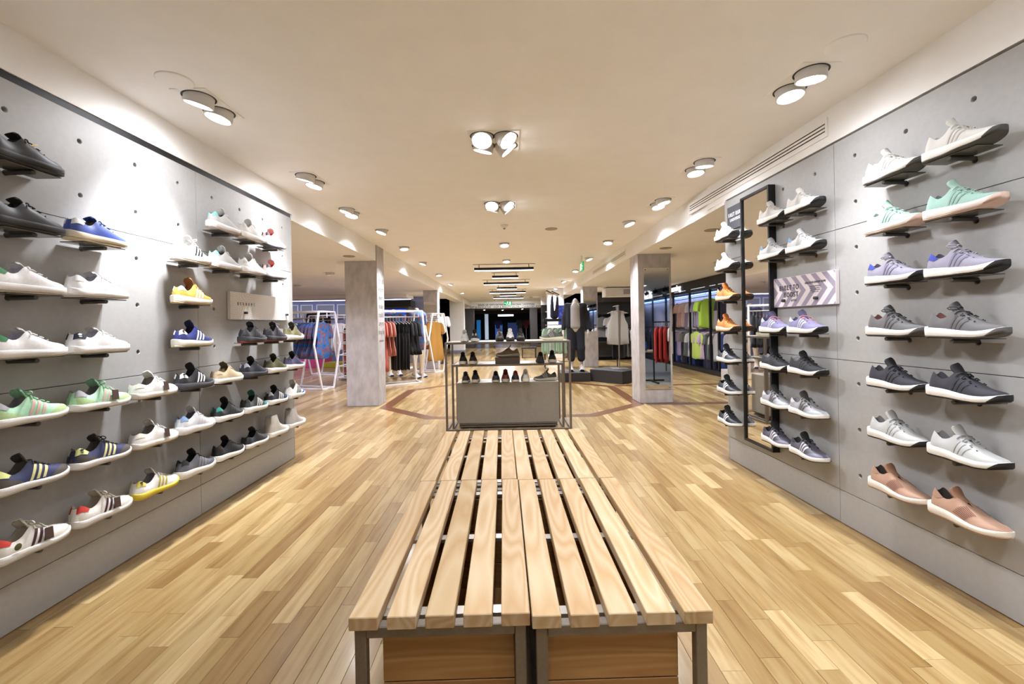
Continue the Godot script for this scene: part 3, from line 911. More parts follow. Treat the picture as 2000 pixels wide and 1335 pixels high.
func shoe_patch(l: Last, corners: Array, by: float, ns := 8, nv := 5, b: Build = null, sides := [1.0, -1.0]) -> Build:
	if b == null: b = Build.new()
	for side in sides:
		var rows := []
		for j in nv + 1:
			var row := PackedVector3Array()
			for k in ns + 1:
				var a := float(k) / ns
				var c := float(j) / nv
				var q: Vector2 = (corners[0] as Vector2).lerp(corners[1], a).lerp((corners[3] as Vector2).lerp(corners[2], a), c)
				row.append(l.out(clampf(q.x, 0.0, 1.0), clampf(q.y, 0.0, 1.0), side, by))
			if side < 0: row.reverse()
			rows.append(row)
		b.sheet(rows)
	return b

func shoe_meshes(style: String) -> Dictionary:
	var key := "shoe " + style
	if meshes.has(key): return meshes[key]
	var l := last_of(style)
	var out := {}
	# upper: both sides, joined over the instep
	var up := Build.new()
	var nv := 9
	for side in [1.0, -1.0]:
		var rows := []
		for s in STATIONS:
			var row := PackedVector3Array()
			for k in nv + 1: row.append(l.O(s, float(k) / nv, side))
			if side > 0: row.reverse()
			rows.append(row)
		up.sheet(rows)
	out.upper = up.done()
	# lining: from the lip down to the insole
	var inn := Build.new()
	var rows := []
	for s in STATIONS:
		if s > l.th + 0.02: break
		var row := PackedVector3Array()
		var g: float = l.gape(s)
		for k in range(-4, 5):
			var a := absf(k) / 4.0
			var lip := l.O(s, 1.0, 1.0)
			var half := absf(lip.z - l.bend(s))
			var y := lerpf(lip.y, lerpf(l.y0(s) + 0.006, lip.y, pow(a, 3.0)), g)
			row.append(Vector3(lip.x, y, signf(k) * half * lerpf(1.0, 0.93, g) * pow(a, 0.5) + l.bend(s)))
		rows.append(row)
	inn.sheet(rows)
	out.lining = inn.done()
	# midsole and outsole
	var mid := Build.new()
	var ous := Build.new()
	rows = []
	var orow := []
	var toe := Build.new()
	for s in STATIONS:
		var x: float = lerpf(-l.flare, l.L + 0.004, s) - l.L / 2
		var w: float = l.W(s) * 1.03 + (0.0035 if s > 0.0 and s < 1.0 else 0.0)
		var b: float = l.lift(s) + 0.004
		var t: float = l.y0(s)
		var z := l.bend(s)
		var h := t - b
		var r := PackedVector3Array()
		for p in [[-0.9, 1.04], [-1.0, 0.98], [-1.03, 0.55], [-0.99, 0.1], [-0.9, 0.0], [0.9, 0.0], [0.99, 0.1], [1.03, 0.55], [1.0, 0.98], [0.9, 1.04]]:
			r.append(Vector3(x, b + h * p[1], z + w * p[0]))
		rows.append(r)
		var o := PackedVector3Array()
		for p in [[-0.95, 0.0], [-0.96, -0.004], [0.96, -0.004], [0.95, 0.0]]:
			o.append(Vector3(x, b + p[1], z + w * p[0]))
		orow.append(o)
	mid.sheet(rows, true, true)
	ous.sheet(orow, true, true)
	out.midsole = mid.done()
	out.outsole = ous.done()
	# toe wrap of the outsole
	var tr := []
	for s in [0.87, 0.9, 0.93, 0.955, 0.975, 0.988, 0.996, 1.0]:
		var x: float = lerpf(-l.flare, l.L + 0.0058, s) - l.L / 2
		var w: float = l.W(s) * 1.03 + (0.005 if s < 1.0 else 0.0)
		var b: float = l.lift(s) + 0.0035
		var h: float = (l.y0(s) - b) * clampf((s - 0.85) / 0.1, 0.15, 1.0)
		var r := PackedVector3Array()
		for p in [[-1.0, 1.0], [-1.04, 0.55], [-1.0, 0.0], [1.0, 0.0], [1.04, 0.55], [1.0, 1.0]]:
			r.append(Vector3(x, b + h * p[1], l.bend(s) + w * p[0]))
		tr.append(r)
	toe.sheet(tr)
	out.toe_wrap = toe.done()
	# sewn pieces
	out.heel_tab = shoe_patch(l, [Vector2(0, 0.56), Vector2(0.15, 0.66), Vector2(0.2, 0.99), Vector2(0, 1.0)], 0.0016).done()
	out.heel_counter = shoe_patch(l, [Vector2(0, 0.02), Vector2(0.36, 0.02), Vector2(0.24, 0.5), Vector2(0, 0.55)], 0.0013).done()
	out.toe_guard = shoe_patch(l, [Vector2(0.62, 0.02), Vector2(1, 0.02), Vector2(1, 1.0), Vector2(0.8, 0.55)], 0.0013, 12, 6).done()
	out.stripes = []
	for k in 6:
		var side := 1.0 if k < 3 else -1.0
		k = k % 3
		var s0 := 0.44 + 0.07 * k
		var slant := 0.085
		out.stripes.append(shoe_patch(l, [Vector2(s0 - slant * 0.2, 0.08), Vector2(s0 + 0.036 - slant * 0.2, 0.08), Vector2(s0 + 0.036 + slant * 0.75, 0.74 - 0.03 * k), Vector2(s0 + slant * 0.75, 0.76 - 0.03 * k)].map(func(q): return Vector2(q.x - 0.035 + 0.0 * q.y, q.y)), 0.0019, 2, 6, null, [side]).done())
	out.eyestay = shoe_patch(l, [Vector2(l.th + 0.0, 0.66), Vector2(0.7, 0.78), Vector2(0.7, 0.97), Vector2(l.th + 0.0, 0.97)], 0.0016, 8, 3).done()
	# tongue
	if l.tongue > 0.0:
		var tg := Build.new()
		rows = []
		var yt := l.T(l.th)
		var path := [[l.th + 0.09, l.T(l.th + 0.09) + 0.001, 0.016], [l.th + 0.05, l.T(l.th + 0.05) + 0.004, 0.019], [l.th + 0.0, yt + 0.007, 0.022], [l.th - 0.035, yt + 0.008 + l.tongue * 0.35, 0.0245], [l.th - 0.052, yt + 0.006 + l.tongue * 0.7, 0.024], [l.th - 0.058, yt + 0.004 + l.tongue * 0.95, 0.019], [l.th - 0.054, yt + 0.004 + l.tongue, 0.012]]
		for p in path:
			var r := PackedVector3Array()
			for k in 7:
				var a := lerpf(-1, 1, k / 6.0)
				r.append(Vector3(p[0] * l.L - l.L / 2 - 0.006 * a * a, p[1] - 0.007 * a * a, a * p[2] + l.bend(p[0])))
			for k in 7:
				var a := lerpf(1, -1, k / 6.0)
				r.append(Vector3(p[0] * l.L - l.L / 2 - 0.006 * a * a - 0.004, p[1] - 0.007 * a * a - 0.003, a * p[2] * 0.95 + l.bend(p[0])))
			rows.append(r)
		tg.sheet(rows, true, true)
		out.tongue = tg.done()
	# laces
	var lc := Build.new()
	for k in 6:
		var s := lerpf(l.th + 0.025, 0.68, k / 5.0)
		var pts := []
		for q in 7:
			var a := lerpf(-1.0, 1.0, q / 6.0)
			var v := 1.0 - 0.24 * absf(a)
			pts.append(l.out(clampf(s + 0.012 * a * (1 if k % 2 else -1), 0, 1), v, signf(a) if a != 0 else 1.0, 0.0045))
		lc.tube(pts, 0.0026, 5)
	out.laces = lc.done()
	var bw := Build.new()
	var c0 := l.O(l.th + 0.04, 1.0, 1.0) + Vector3(0, 0.012, 0)
	for sd in [-1.0, 1.0]:
		var pts := []
		for q in 9:
			var a := TAU * q / 8.0
			pts.append(c0 + Vector3(-0.008 - 0.012 * (1 - cos(a)) * 0.5, 0.006 * sin(a) + 0.004, sd * 0.016 * (1 - cos(a))))
		bw.tube(pts, 0.0024, 5)
	out.bow = bw.done()
	# knit cage bars of the slip-on
	if style == "slip":
		var cg := Build.new()
		for k in 8:
			var v0 := 0.14 + 0.082 * k
			shoe_patch(l, [Vector2(0.4 + 0.018 * k, v0 + 0.05), Vector2(0.6 + 0.012 * k, v0 - 0.05), Vector2(0.6 + 0.012 * k, v0 - 0.012), Vector2(0.4 + 0.018 * k, v0 + 0.088)], 0.0022, 4, 2, cg)
		out.elastic_bands = cg.done()
	meshes[key] = out
	return out

# colours: upper, midsole, outsole, tongue, laces, heel tab, toe guard, stripes, lining
func shoe(style: String, c: Array, at: Vector3, turn: float, label: String, group: String, extras := []) -> Node3D:
	var m := shoe_meshes(style)
	var t := thing("sneaker", label, "shoe", at, turn, group)
	var soft := style in ["boost", "slip", "sock"]
	var skin := func(col: String) -> Material: return knit(col) if soft else leather(col)
	part(t, "upper", m.upper, skin.call(c[0]))
	part(t, "lining", m.lining, cloth(c[8]))
	part(t, "midsole", m.midsole, foam(c[1]))
	part(t, "outsole", m.outsole, plain(c[2], 0.7))
	if m.has("tongue"): part(t, "tongue", m.tongue, cloth(c[3]))
	if style in ["court", "retro", "runner", "low"] or "laces" in extras or style == "boost":
		part(t, "laces", m.laces, cloth(c[4]))
	if "bow" in extras: part(t, "lace_bow", m.bow, cloth(c[4]))
	if c[5] != c[0]: part(t, "heel_tab", m.heel_tab, skin.call(c[5]))
	if c[6] != c[0]: part(t, "toe_guard", m.toe_guard, skin.call(c[6]))
	if "counter" in extras: part(t, "heel_counter", m.heel_counter, skin.call(c[6]))
	if c[7] != c[0] and style != "slip":
		for k in (6 if "both" in extras else 3): part(t, "stripe", m.stripes[k], skin.call(c[7]))
	if "eyestay" in extras: part(t, "eyestay", m.eyestay, skin.call(c[3]))
	if style == "boost" and c[2] != c[1]: part(t, "toe_wrap", m.toe_wrap, plain(c[2], 0.7))
	if style == "slip": part(t, "elastic_bands", m.elastic_bands, cloth(c[7]))
	if "mark" in extras or "dark_mark" in extras:
		var l := last_of(style)
		var p := l.out(0.075, 0.78, 1.0, 0.0026)
		var nn := (p - l.O(0.075, 0.78, 1.0)).normalized()
		var xv := Vector3.UP.cross(nn).normalized()
		var o := part(t, "trefoil_mark", trefoil(), plain("f2f0ee" if "mark" in extras else "26262a", 0.7), p)
		o.basis = Basis(xv, nn.cross(xv), nn)
	if "tag" in extras:
		var tg := part(t, "hang_tag", block(Vector3(0.03, 0.042, 0.002), 0.0005), leather("4a3730"), Vector3(0.022, 0.05, 0.0465), Vector3(-0.2, 0, -0.12))
		part(tg, "string", rod(Vector3(0, 0.02, 0), Vector3(-0.012, 0.045, -0.02), 0.0012, 5), plain("e8e4da", 0.8))
	return t

func trefoil() -> ArrayMesh:
	if not meshes.has("trefoil"):
		var b := Build.new()
		for k in 3:
			var a := PI / 2 + (k - 1) * 0.85
			var poly := PackedVector2Array()
			for q in 10:
				var w := TAU * q / 10
				poly.append(Vector2(0, 0.003) + Vector2.from_angle(a) * (0.0045 + 0.0042 * cos(w)) + Vector2.from_angle(a + PI / 2) * 0.0026 * sin(w))
			b.prism(poly, 0.0, 0.0006)
		for k in 3: b.box(Vector3(0, -0.0005 - 0.0022 * k, 0.0003), Vector3(0.012 - 0.002 * k, 0.0012, 0.0006))
		meshes["trefoil"] = b.done()
	return meshes["trefoil"]

# ---------------------------------------------------------------- shoes on the peg walls
var shelf0: Node3D

func shelf(at: Vector3, turn: float, what: String, group: String) -> void:
	var bits := what.split(", ")
	var label := "peg shelf under the " + " ".join(bits[0].split(" ").slice(0, 8))
	if bits.size() > 1: label += ", " + bits[-1]
	if shelf0 == null:
		shelf0 = thing("peg_shelf", label, "shelf", at, turn, group)
		var b := Build.new()
		b.lathe([Vector2(0.0088, -0.018), Vector2(0.0088, 0.103), Vector2(0.0078, 0.105), Vector2(0.0, 0.105)], 16, Basis(Vector3.RIGHT, Vector3(0, 0, 1), Vector3(0, -1, 0)))
		part(shelf0, "peg", b.done(), plain("4b4844", 0.45, 0.2))
		part(shelf0, "plate", block(Vector3(0.2, 0.004, 0.1), 0.0015), mk("smoked plate", Color("5a5650"), 0.22, 0.0), Vector3(0.0, 0.0112, 0.056))
	else:
		var s := again(shelf0, at, turn, "peg_shelf")
		tag(s, label, "shelf", group)

func build_left_shoes() -> void:
	# colours: upper, midsole, outsole, tongue, laces, heel tab, toe guard, stripes, lining
	var wg := ["f1f0ef", "efedea", "dcd8d2", "f1f0ef", "f4f3f2", "2f7d4c", "f1f0ef", "f1f0ef", "cfcbd8"]
	var mint := ["b4e3c0", "eceae6", "d8d4cc", "9fdcb8", "a9e0b6", "a9a8ae", "b8d39a", "d9b8ac", "8a8a8c"]
	var navy := ["3a3f63", "e9e7e3", "d8d4cc", "46423f", "3a3634", "e0e496", "57504b", "e6e3a2", "6a625a"]
	var red := ["efece5", "ebe9e6", "d8d4cc", "e6e0d2", "e4dcc8", "c63a2e", "e6e1d6", "43242e", "bdb2a2"]
	var sand := ["efede9", "ece8df", "c9b392", "efede9", "f2f0ec", "ebe6d6", "efede9", "efede9", "8d8682"]
	var deer := ["d4d2cf", "e9e6e6", "c9bdb4", "d4d2cf", "cfcdcb", "93dcd8", "d4d2cf", "d4d2cf", "141416"]
	var deerw := ["e8e5df", "ece9e6", "d9d4cc", "e8e5df", "e4e1db", "e8e5dc", "e8e5df", "e8e5df", "a39c92"]
	var deerp := ["f0d3cf", "d9d9e6", "2a2c33", "e9b8b0", "f0d3cf", "3c3236", "f0d3cf", "f0d3cf", "c8382c"]
	var list := [
		[0, 1, "court", ["2d2b2a", "262423", "232120", "2d2b2a", "262423", "2d2b2a", "302e2c", "2d2b2a", "1a1918"], "black smooth leather sneaker, the topmost shoe of the left peg wall", ["counter"]],
		[0, 2, "court", ["37373a", "302f31", "2a2a2b", "37373a", "2a2a2c", "37373a", "37373a", "37373a", "1c1c22"], "black leather court shoe with black sole and short laces", []],
		[0, 3, "court", wg, "white leather court shoe with green heel tab, the upper one", []],
		[0, 4, "court", wg, "white leather court shoe with green heel tab, the lower one", []],
		[0, 5, "retro", mint, "mint green trainer with pink stripes and loose laces, without hang tag", ["counter", "bow"]],
		[0, 6, "retro", navy, "navy and brown trainer with yellow stripes, its tongue tucked in", ["counter"]],
		[0, 7, "retro", red, "white trainer with maroon stripes, red heel and round green patch", ["counter", "bow", "tag"]],
		[1, 2, "court", ["3c52a0", "e6dcc4", "d3c5a4", "3c52a0", "35498f", "e9e7e4", "3c52a0", "3c52a0", "6a6052"], "bright blue suede court shoe with white heel tab and cream sole", []],
		[1, 3, "court", ["f1f0ef", "efedea", "dcd8d2", "f1f0ef", "f4f3f2", "e4e2e0", "f1f0ef", "f1f0ef", "c2bfcc"], "all-white leather court shoe on the left peg wall", []],
		[1, 4, "court", ["f1f0ef", "efedea", "dcd8d2", "f1f0ef", "eceae4", "22263c", "f1f0ef", "f1f0ef", "cfcbd8"], "white leather court shoe with navy heel tab", ["mark"]],
		[1, 5, "retro", mint, "mint green trainer with raised tongue and dark hang tag", ["counter", "bow", "tag"]],
		[1, 6, "retro", navy, "navy and brown trainer with yellow stripes and raised grey tongue", ["counter", "bow", "dark_mark"]],
		[1, 7, "retro", red, "white trainer with maroon stripes and red heel, beside a yellow-soled shoe", ["counter", "bow", "tag"]],
		[2, 5, "low", sand, "white canvas shoe with brown hang tag beside a mint trainer", ["tag"]],
		[2, 6, "low", sand, "white canvas shoe with brown hang tag beside a navy trainer", ["tag"]],
		[2, 7, "retro", ["efede9", "ecd548", "e6cf3e", "d9d6d2", "e0ddd8", "dfd068", "f0eeea", "b8a848", "8d8a8e"], "white trainer with a bright yellow sole and olive stripes", ["eyestay", "dark_mark"]],
		[3, 2, "runner", ["efedea", "f4f2ef", "e6e2da", "f1efec", "f4f3f1", "efedea", "ebe8e4", "26262a", "e2e0dc"], "white trainer with three bold black stripes and white sole", ["bow"]],
		[3, 3, "runner", ["d3a04c", "f3ece0", "d6b98a", "96602e", "cf9c48", "eee8dc", "c9943e", "f3efe6", "8a5a2c"], "mustard yellow trainer with white stripes and tan tongue", ["counter"]],
		[3, 4, "runner", ["2c3470", "f3efe4", "ddd0a0", "20244a", "33407c", "eeecea", "2a3068", "eeecea", "181a2c"], "royal blue trainer with white stripes and cream sole", ["counter", "dark_mark"]],
		[3, 5, "runner", ["26262a", "4a4a50", "38383c", "1d1d20", "26262a", "eceae8", "28282c", "f0efed", "141416"], "black trainer with white stripes and dark grey sole", ["counter", "dark_mark"]],
		[3, 6, "boost", ["e8e8ea", "f4f3f2", "e4e2de", "d9d9dc", "e8e8ea", "8fb0dc", "eeeeef", "dcdce0", "6e6e7c"], "white knit shoe with sky blue heel", []],
		[3, 7, "boost", ["6a6a70", "ece9e2", "dcd8ce", "19191b", "28282c", "2a2a2e", "585868", "8a8a90", "161618"], "grey marl knit shoe with black collar and white sole", []],
		[4, 1, "boost", deer, "pale grey netted shoe with aqua heel, upper of two", []],
		[4, 2, "boost", deer, "pale grey netted shoe with aqua heel, lower of two", []],
		[4, 5, "low", ["c4b191", "f0eeea", "dedad2", "7a6c54", "c2ae8e", "bba785", "c8b698", "c4b191", "6e624c"], "sand suede shoe with white sole beside a black striped trainer", []],
		[4, 6, "runner", ["2c2e2f", "eceae6", "26282a", "1e1f20", "242526", "2e8a7c", "242628", "3a3d3e", "141516"], "black trainer with teal heel and chunky white sole", ["counter"]],
		[4, 7, "boost", ["1f1d1f", "eceae4", "24201f", "1f1d1f", "1c1a1c", "2a1a1c", "1c1b1d", "262426", "121113"], "black knit shoe with white sole and small red mark", []],
		[5, 1, "boost", deerw, "off-white netted shoe, upper of two, beside the aqua heels", []],
		[5, 2, "boost", deerw, "off-white netted shoe, lower of two, beside the aqua heels", []],
		[5, 4, "runner", ["2c2d30", "38393d", "b43a34", "26272a", "2a2b2e", "2c2d30", "333438", "45464a", "1a1a1c"], "black trainer on a red outsole beside the wavy-line sign", ["counter"]],
		[5, 5, "boost", ["22232a", "3a3c44", "30323a", "22232a", "26272e", "9a9aa2", "23242c", "2c2e36", "15151a"], "midnight blue knit slip-on with grey heel print", []],
		[5, 6, "runner", ["39403f", "eceae6", "e2dfda", "22706a", "2a2d2e", "1c1d1e", "2c8278", "d8d4ce", "1a1b1c"], "grey and teal trainer with white sole and black heel loop", []],
		[5, 7, "low", ["2b2c33", "f0eee9", "e0dcd4", "26272d", "2b2c33", "24252b", "2b2c33", "2b2c33", "17181c"], "dark navy canvas shoe with thick white sole", []],
		[6, 1, "boost", deerp, "pale pink netted shoe with black heel and red lining, upper of two", []],
		[6, 2, "boost", deerp, "pale pink netted shoe with black heel and red lining, lower of two", []],
		[6, 4, "runner", ["2f2d33", "3b3a40", "b24a44", "1f1e22", "b9a8b8", "2a282e", "34323a", "4a4852", "18171a"], "black trainer with lilac laces on a red outsole", ["bow"]],
		[6, 5, "boost", ["5c5a36", "f2f0ec", "e4e0d8", "3e3c28", "57553a", "46442c", "66643c", "4e4c30", "2c2b20"], "olive green knit shoe with white sole blocks", []],
		[6, 6, "boost", ["26262c", "f0eeea", "26262a", "1e1e22", "222226", "9a9490", "24306a", "eceaea", "161618"], "black knit shoe with navy patch and white stripes", []],
		[6, 7, "sock", ["d9d4cb", "efede9", "dcd8d0", "d9d4cb", "d9d4cb", "cfc9bf", "e6e3dd", "d9d4cb", "8f8a84"], "off-white ankle-high sock shoe with smooth white toe", []],
		[7, 4, "runner", ["7a7552", "f3f1ec", "e0dcd4", "4c4a34", "a8a488", "5c583c", "efeeea", "8a866a", "3a3828"], "olive trainer with large white toe piece", ["bow"]],
		[7, 5, "boost", ["4e4866", "f3f1ee", "e2dfda", "2c2a36", "4a4460", "2e2c38", "56507a", "413c56", "201e28"], "purple knit shoe with white sole blocks", []],
		[7, 6, "runner", ["e8e6e2", "f2f0ed", "dcd8d2", "eceae6", "f0efec", "dcd8d0", "3a5cb4", "2a2c34", "bcb8b2"], "white trainer with cobalt patch and thin dark stripes", []],
		[7, 7, "sock", ["c9c5c0", "f0eeeb", "dcd8d2", "c9c5c0", "c9c5c0", "c2beb8", "eeece9", "c9c5c0", "7c7874"], "pale grey ankle-high sock shoe with ribbed white sole", []],
	]
	for e in list:
		var d: float = PEG_L[e[0]]
		var y: float = ROW[e[1]]
		shelf(lw(d, y, 0.0), PI / 2, e[4], "peg shelves on the left wall")
		var o := shoe(e[2], e[3], lw(d - 0.022, y + 0.0137, 0.09), PI / 2, e[4], "shoes on the left peg wall", e[5])
		if e[0] == 0 and e[1] == 7:
			var b := Build.new()
			b.lathe([Vector2(0.012, 0.0), Vector2(0.011, 0.001), Vector2(0.0, 0.0012)], 16, Basis(Vector3.RIGHT, Vector3(0, 0, 1), Vector3(0, -1, 0)))
			part(o, "round_patch", b.done(), cloth("5d6236"), Vector3(-0.075, 0.047, 0.0395))
		if e[0] == 0 and e[1] == 1:
			part(o, "gold_print", words("ADIDAS ORIG", 0.004, 0.0004), plain("c9a548", 0.35, 0.6), Vector3(-0.005, 0.075, 0.046), Vector3(-0.35, 0, 0.5))

func build_right_shoes() -> void:
	var w := ["eeece6", "f1efe9", "4d4a48", "ecebe6", "e4e2dd", "eeece6", "eeece6", "e2ded8", "b8b4ac"]
	var mint := ["a9cfc2", "eee6df", "d8bfb2", "b2d6c6", "c0dccf", "a9cfc2", "a9cfc2", "9cc2b6", "5a6e68"]
	var lil := ["9b97a8", "f1efeb", "1c1b1c", "8f8c98", "aeabb2", "3a45ac", "9b97a8", "86829a", "4a4650"]
	var gry := ["6c6a6b", "efede8", "5c5a5a", "5c5a5c", "4c4a4c", "6c6a6b", "6c6a6b", "5e5c5e", "7c4a46"]
	var blk := ["34343c", "f0eee8", "1e1e20", "2c2c32", "2a2a30", "34343c", "34343c", "2c2c34", "4a4a50"]
	var pale := ["c9cac8", "eeece6", "1d1d1e", "bfc0be", "a9aaac", "c9cac8", "c9cac8", "c1c2c0", "8a8a8a"]
	var pink := ["c39c84", "ece5da", "b98a70", "b08468", "c39c84", "b58e76", "c8a28c", "7c4c40", "3e3430"]
	var uw := ["e6e2dc", "efece6", "232325", "e4e0da", "e6e2dc", "eae7e1", "e6e2dc", "d6d0c8", "cfc9c0"]
	var ug := ["d0cfcd", "edebe6", "232325", "bdbcba", "c6c5c3", "7ea3cc", "d0cfcd", "b9b7b4", "8e8d8b"]
	var up := ["8a86ac", "f0eeea", "1e1e20", "4a4664", "d98c84", "c9c9e0", "8f8cb4", "d8d8e6", "48445c"]
	var ub := ["2a2a2e", "efece4", "1c1c1e", "1e1e21", "202023", "2a2a2e", "2a2a2e", "3c3c42", "b9b6c0"]
	var us := ["9a999e", "efede7", "1e1e20", "4a4746", "4c4a4c", "c2c0c6", "aeb2b8", "4e4a4a", "b2b0b4"]
	var ud := ["55535f", "efede7", "1c1c1e", "26262a", "26262a", "36353c", "7e7c90", "c8c6cc", "3a383e"]
	var vw := ["f3f1ee", "f3f1ec", "2a2a2c", "f3f1ee", "f1efec", "f3f1ee", "f3f1ee", "e8e4de", "d8d4ce"]
	var vo := ["d98a44", "eed8b8", "3a2a22", "c8702c", "d07a34", "e6b27a", "d98a44", "e09c58", "8a4a1c"]
	var vb := ["2d3036", "efede8", "1b1b1d", "24262a", "202226", "2d3036", "2d3036", "e4e4e6", "16171a"]
	var names := {
		1: [w, "boost", "white knit running shoe with grey outsole above the mint ones"], 2: [mint, "boost", "mint knit running shoe with white midsole"], 3: [lil, "boost", "lilac grey running shoe with cobalt blue heel"],
		4: [gry, "boost", "mid-grey knit running shoe with white midsole under the blue-heeled ones"], 5: [blk, "boost", "midnight knit running shoe with ribbed collar"], 6: [pale, "boost", "pale grey knit running shoe with black toe tip"], 7: [pink, "slip", "dusty pink laceless running shoe with elastic bands"]}
	var names2 := {
		1: [uw, "boost", "cream knit running shoe in the top row beside the tall mirror"], 2: [ug, "boost", "light grey running shoe with pale blue heel above the chevron sign"], 4: [up, "boost", "lavender running shoe with coral laces under the chevron sign"],
		5: [ub, "boost", "black knit running shoe with white midsole under the lavender ones"], 6: [us, "runner", "silver and charcoal running shoe with white midsole"], 7: [ud, "runner", "dark slate running shoe in the lowest row beside the tall mirror"]}
	var names3 := {
		1: [vw, "boost", "white knit running shoe under the dark lettered panel"], 2: [vw, "boost", "white knit running shoe above the two orange ones"], 3: [vo, "boost", "orange running shoe behind the mirror, upper of two"], 4: [vo, "boost", "orange running shoe behind the mirror, lower of two"],
		5: [vb, "runner", "slate running shoe with white stripes, highest of three"], 6: [vb, "runner", "slate running shoe with white stripes, middle of three"], 7: [vb, "runner", "slate running shoe with white stripes, lowest of three"]}
	var g := "shoes on the right peg wall"
	for k in [0, 1, 3, 4, 6]:
		var set_: Dictionary = names if k < 2 else (names2 if k < 5 else names3)
		for r in set_:
			var e: Array = set_[r]
			var d: float = PEG_R[k]
			var y: float = ROW[r] + 0.008
			var name_: String = e[2] + ("" if k == 6 else (", nearer the mirror" if k in [1, 4] else ", farther from mirror"))
			shelf(rw(d, y, 0.0), RTURN, name_, "peg shelves on the right wall")
			shoe(e[1], e[0], rw(d - 0.035, y + 0.0137, 0.09), RTURN, name_, g, ["bow"] if k < 2 and r in [3, 4] else []).scale = Vector3.ONE * 0.965

func print_board(w: float, h: float, img: Image) -> Material:
	var key := "print %s %s" % [w, h]
	if mats.has(key): return mats[key]
	var m := StandardMaterial3D.new()
	m.resource_name = key
	m.albedo_texture = ImageTexture.create_from_image(img)
	m.roughness = 0.55
	mats[key] = m
	return m

func face(w: float, h: float) -> ArrayMesh:
	var b := Build.new()
	b.quad(Vector3(-w / 2, -h / 2, 0), Vector3(w / 2, -h / 2, 0), Vector3(w / 2, h / 2, 0), Vector3(-w / 2, h / 2, 0))
	return b.done()

func fixing(parent: Node, at: Vector3) -> void:
	var b := Build.new()
	b.lathe([Vector2(0.009, 0.0), Vector2(0.009, 0.02), Vector2(0.0075, 0.022), Vector2(0.0, 0.022)], 16, Basis(Vector3.RIGHT, Vector3(0, 0, 1), Vector3(0, -1, 0)))
	part(parent, "fixing_peg", b.done(), plain("3c3a37", 0.5), at)

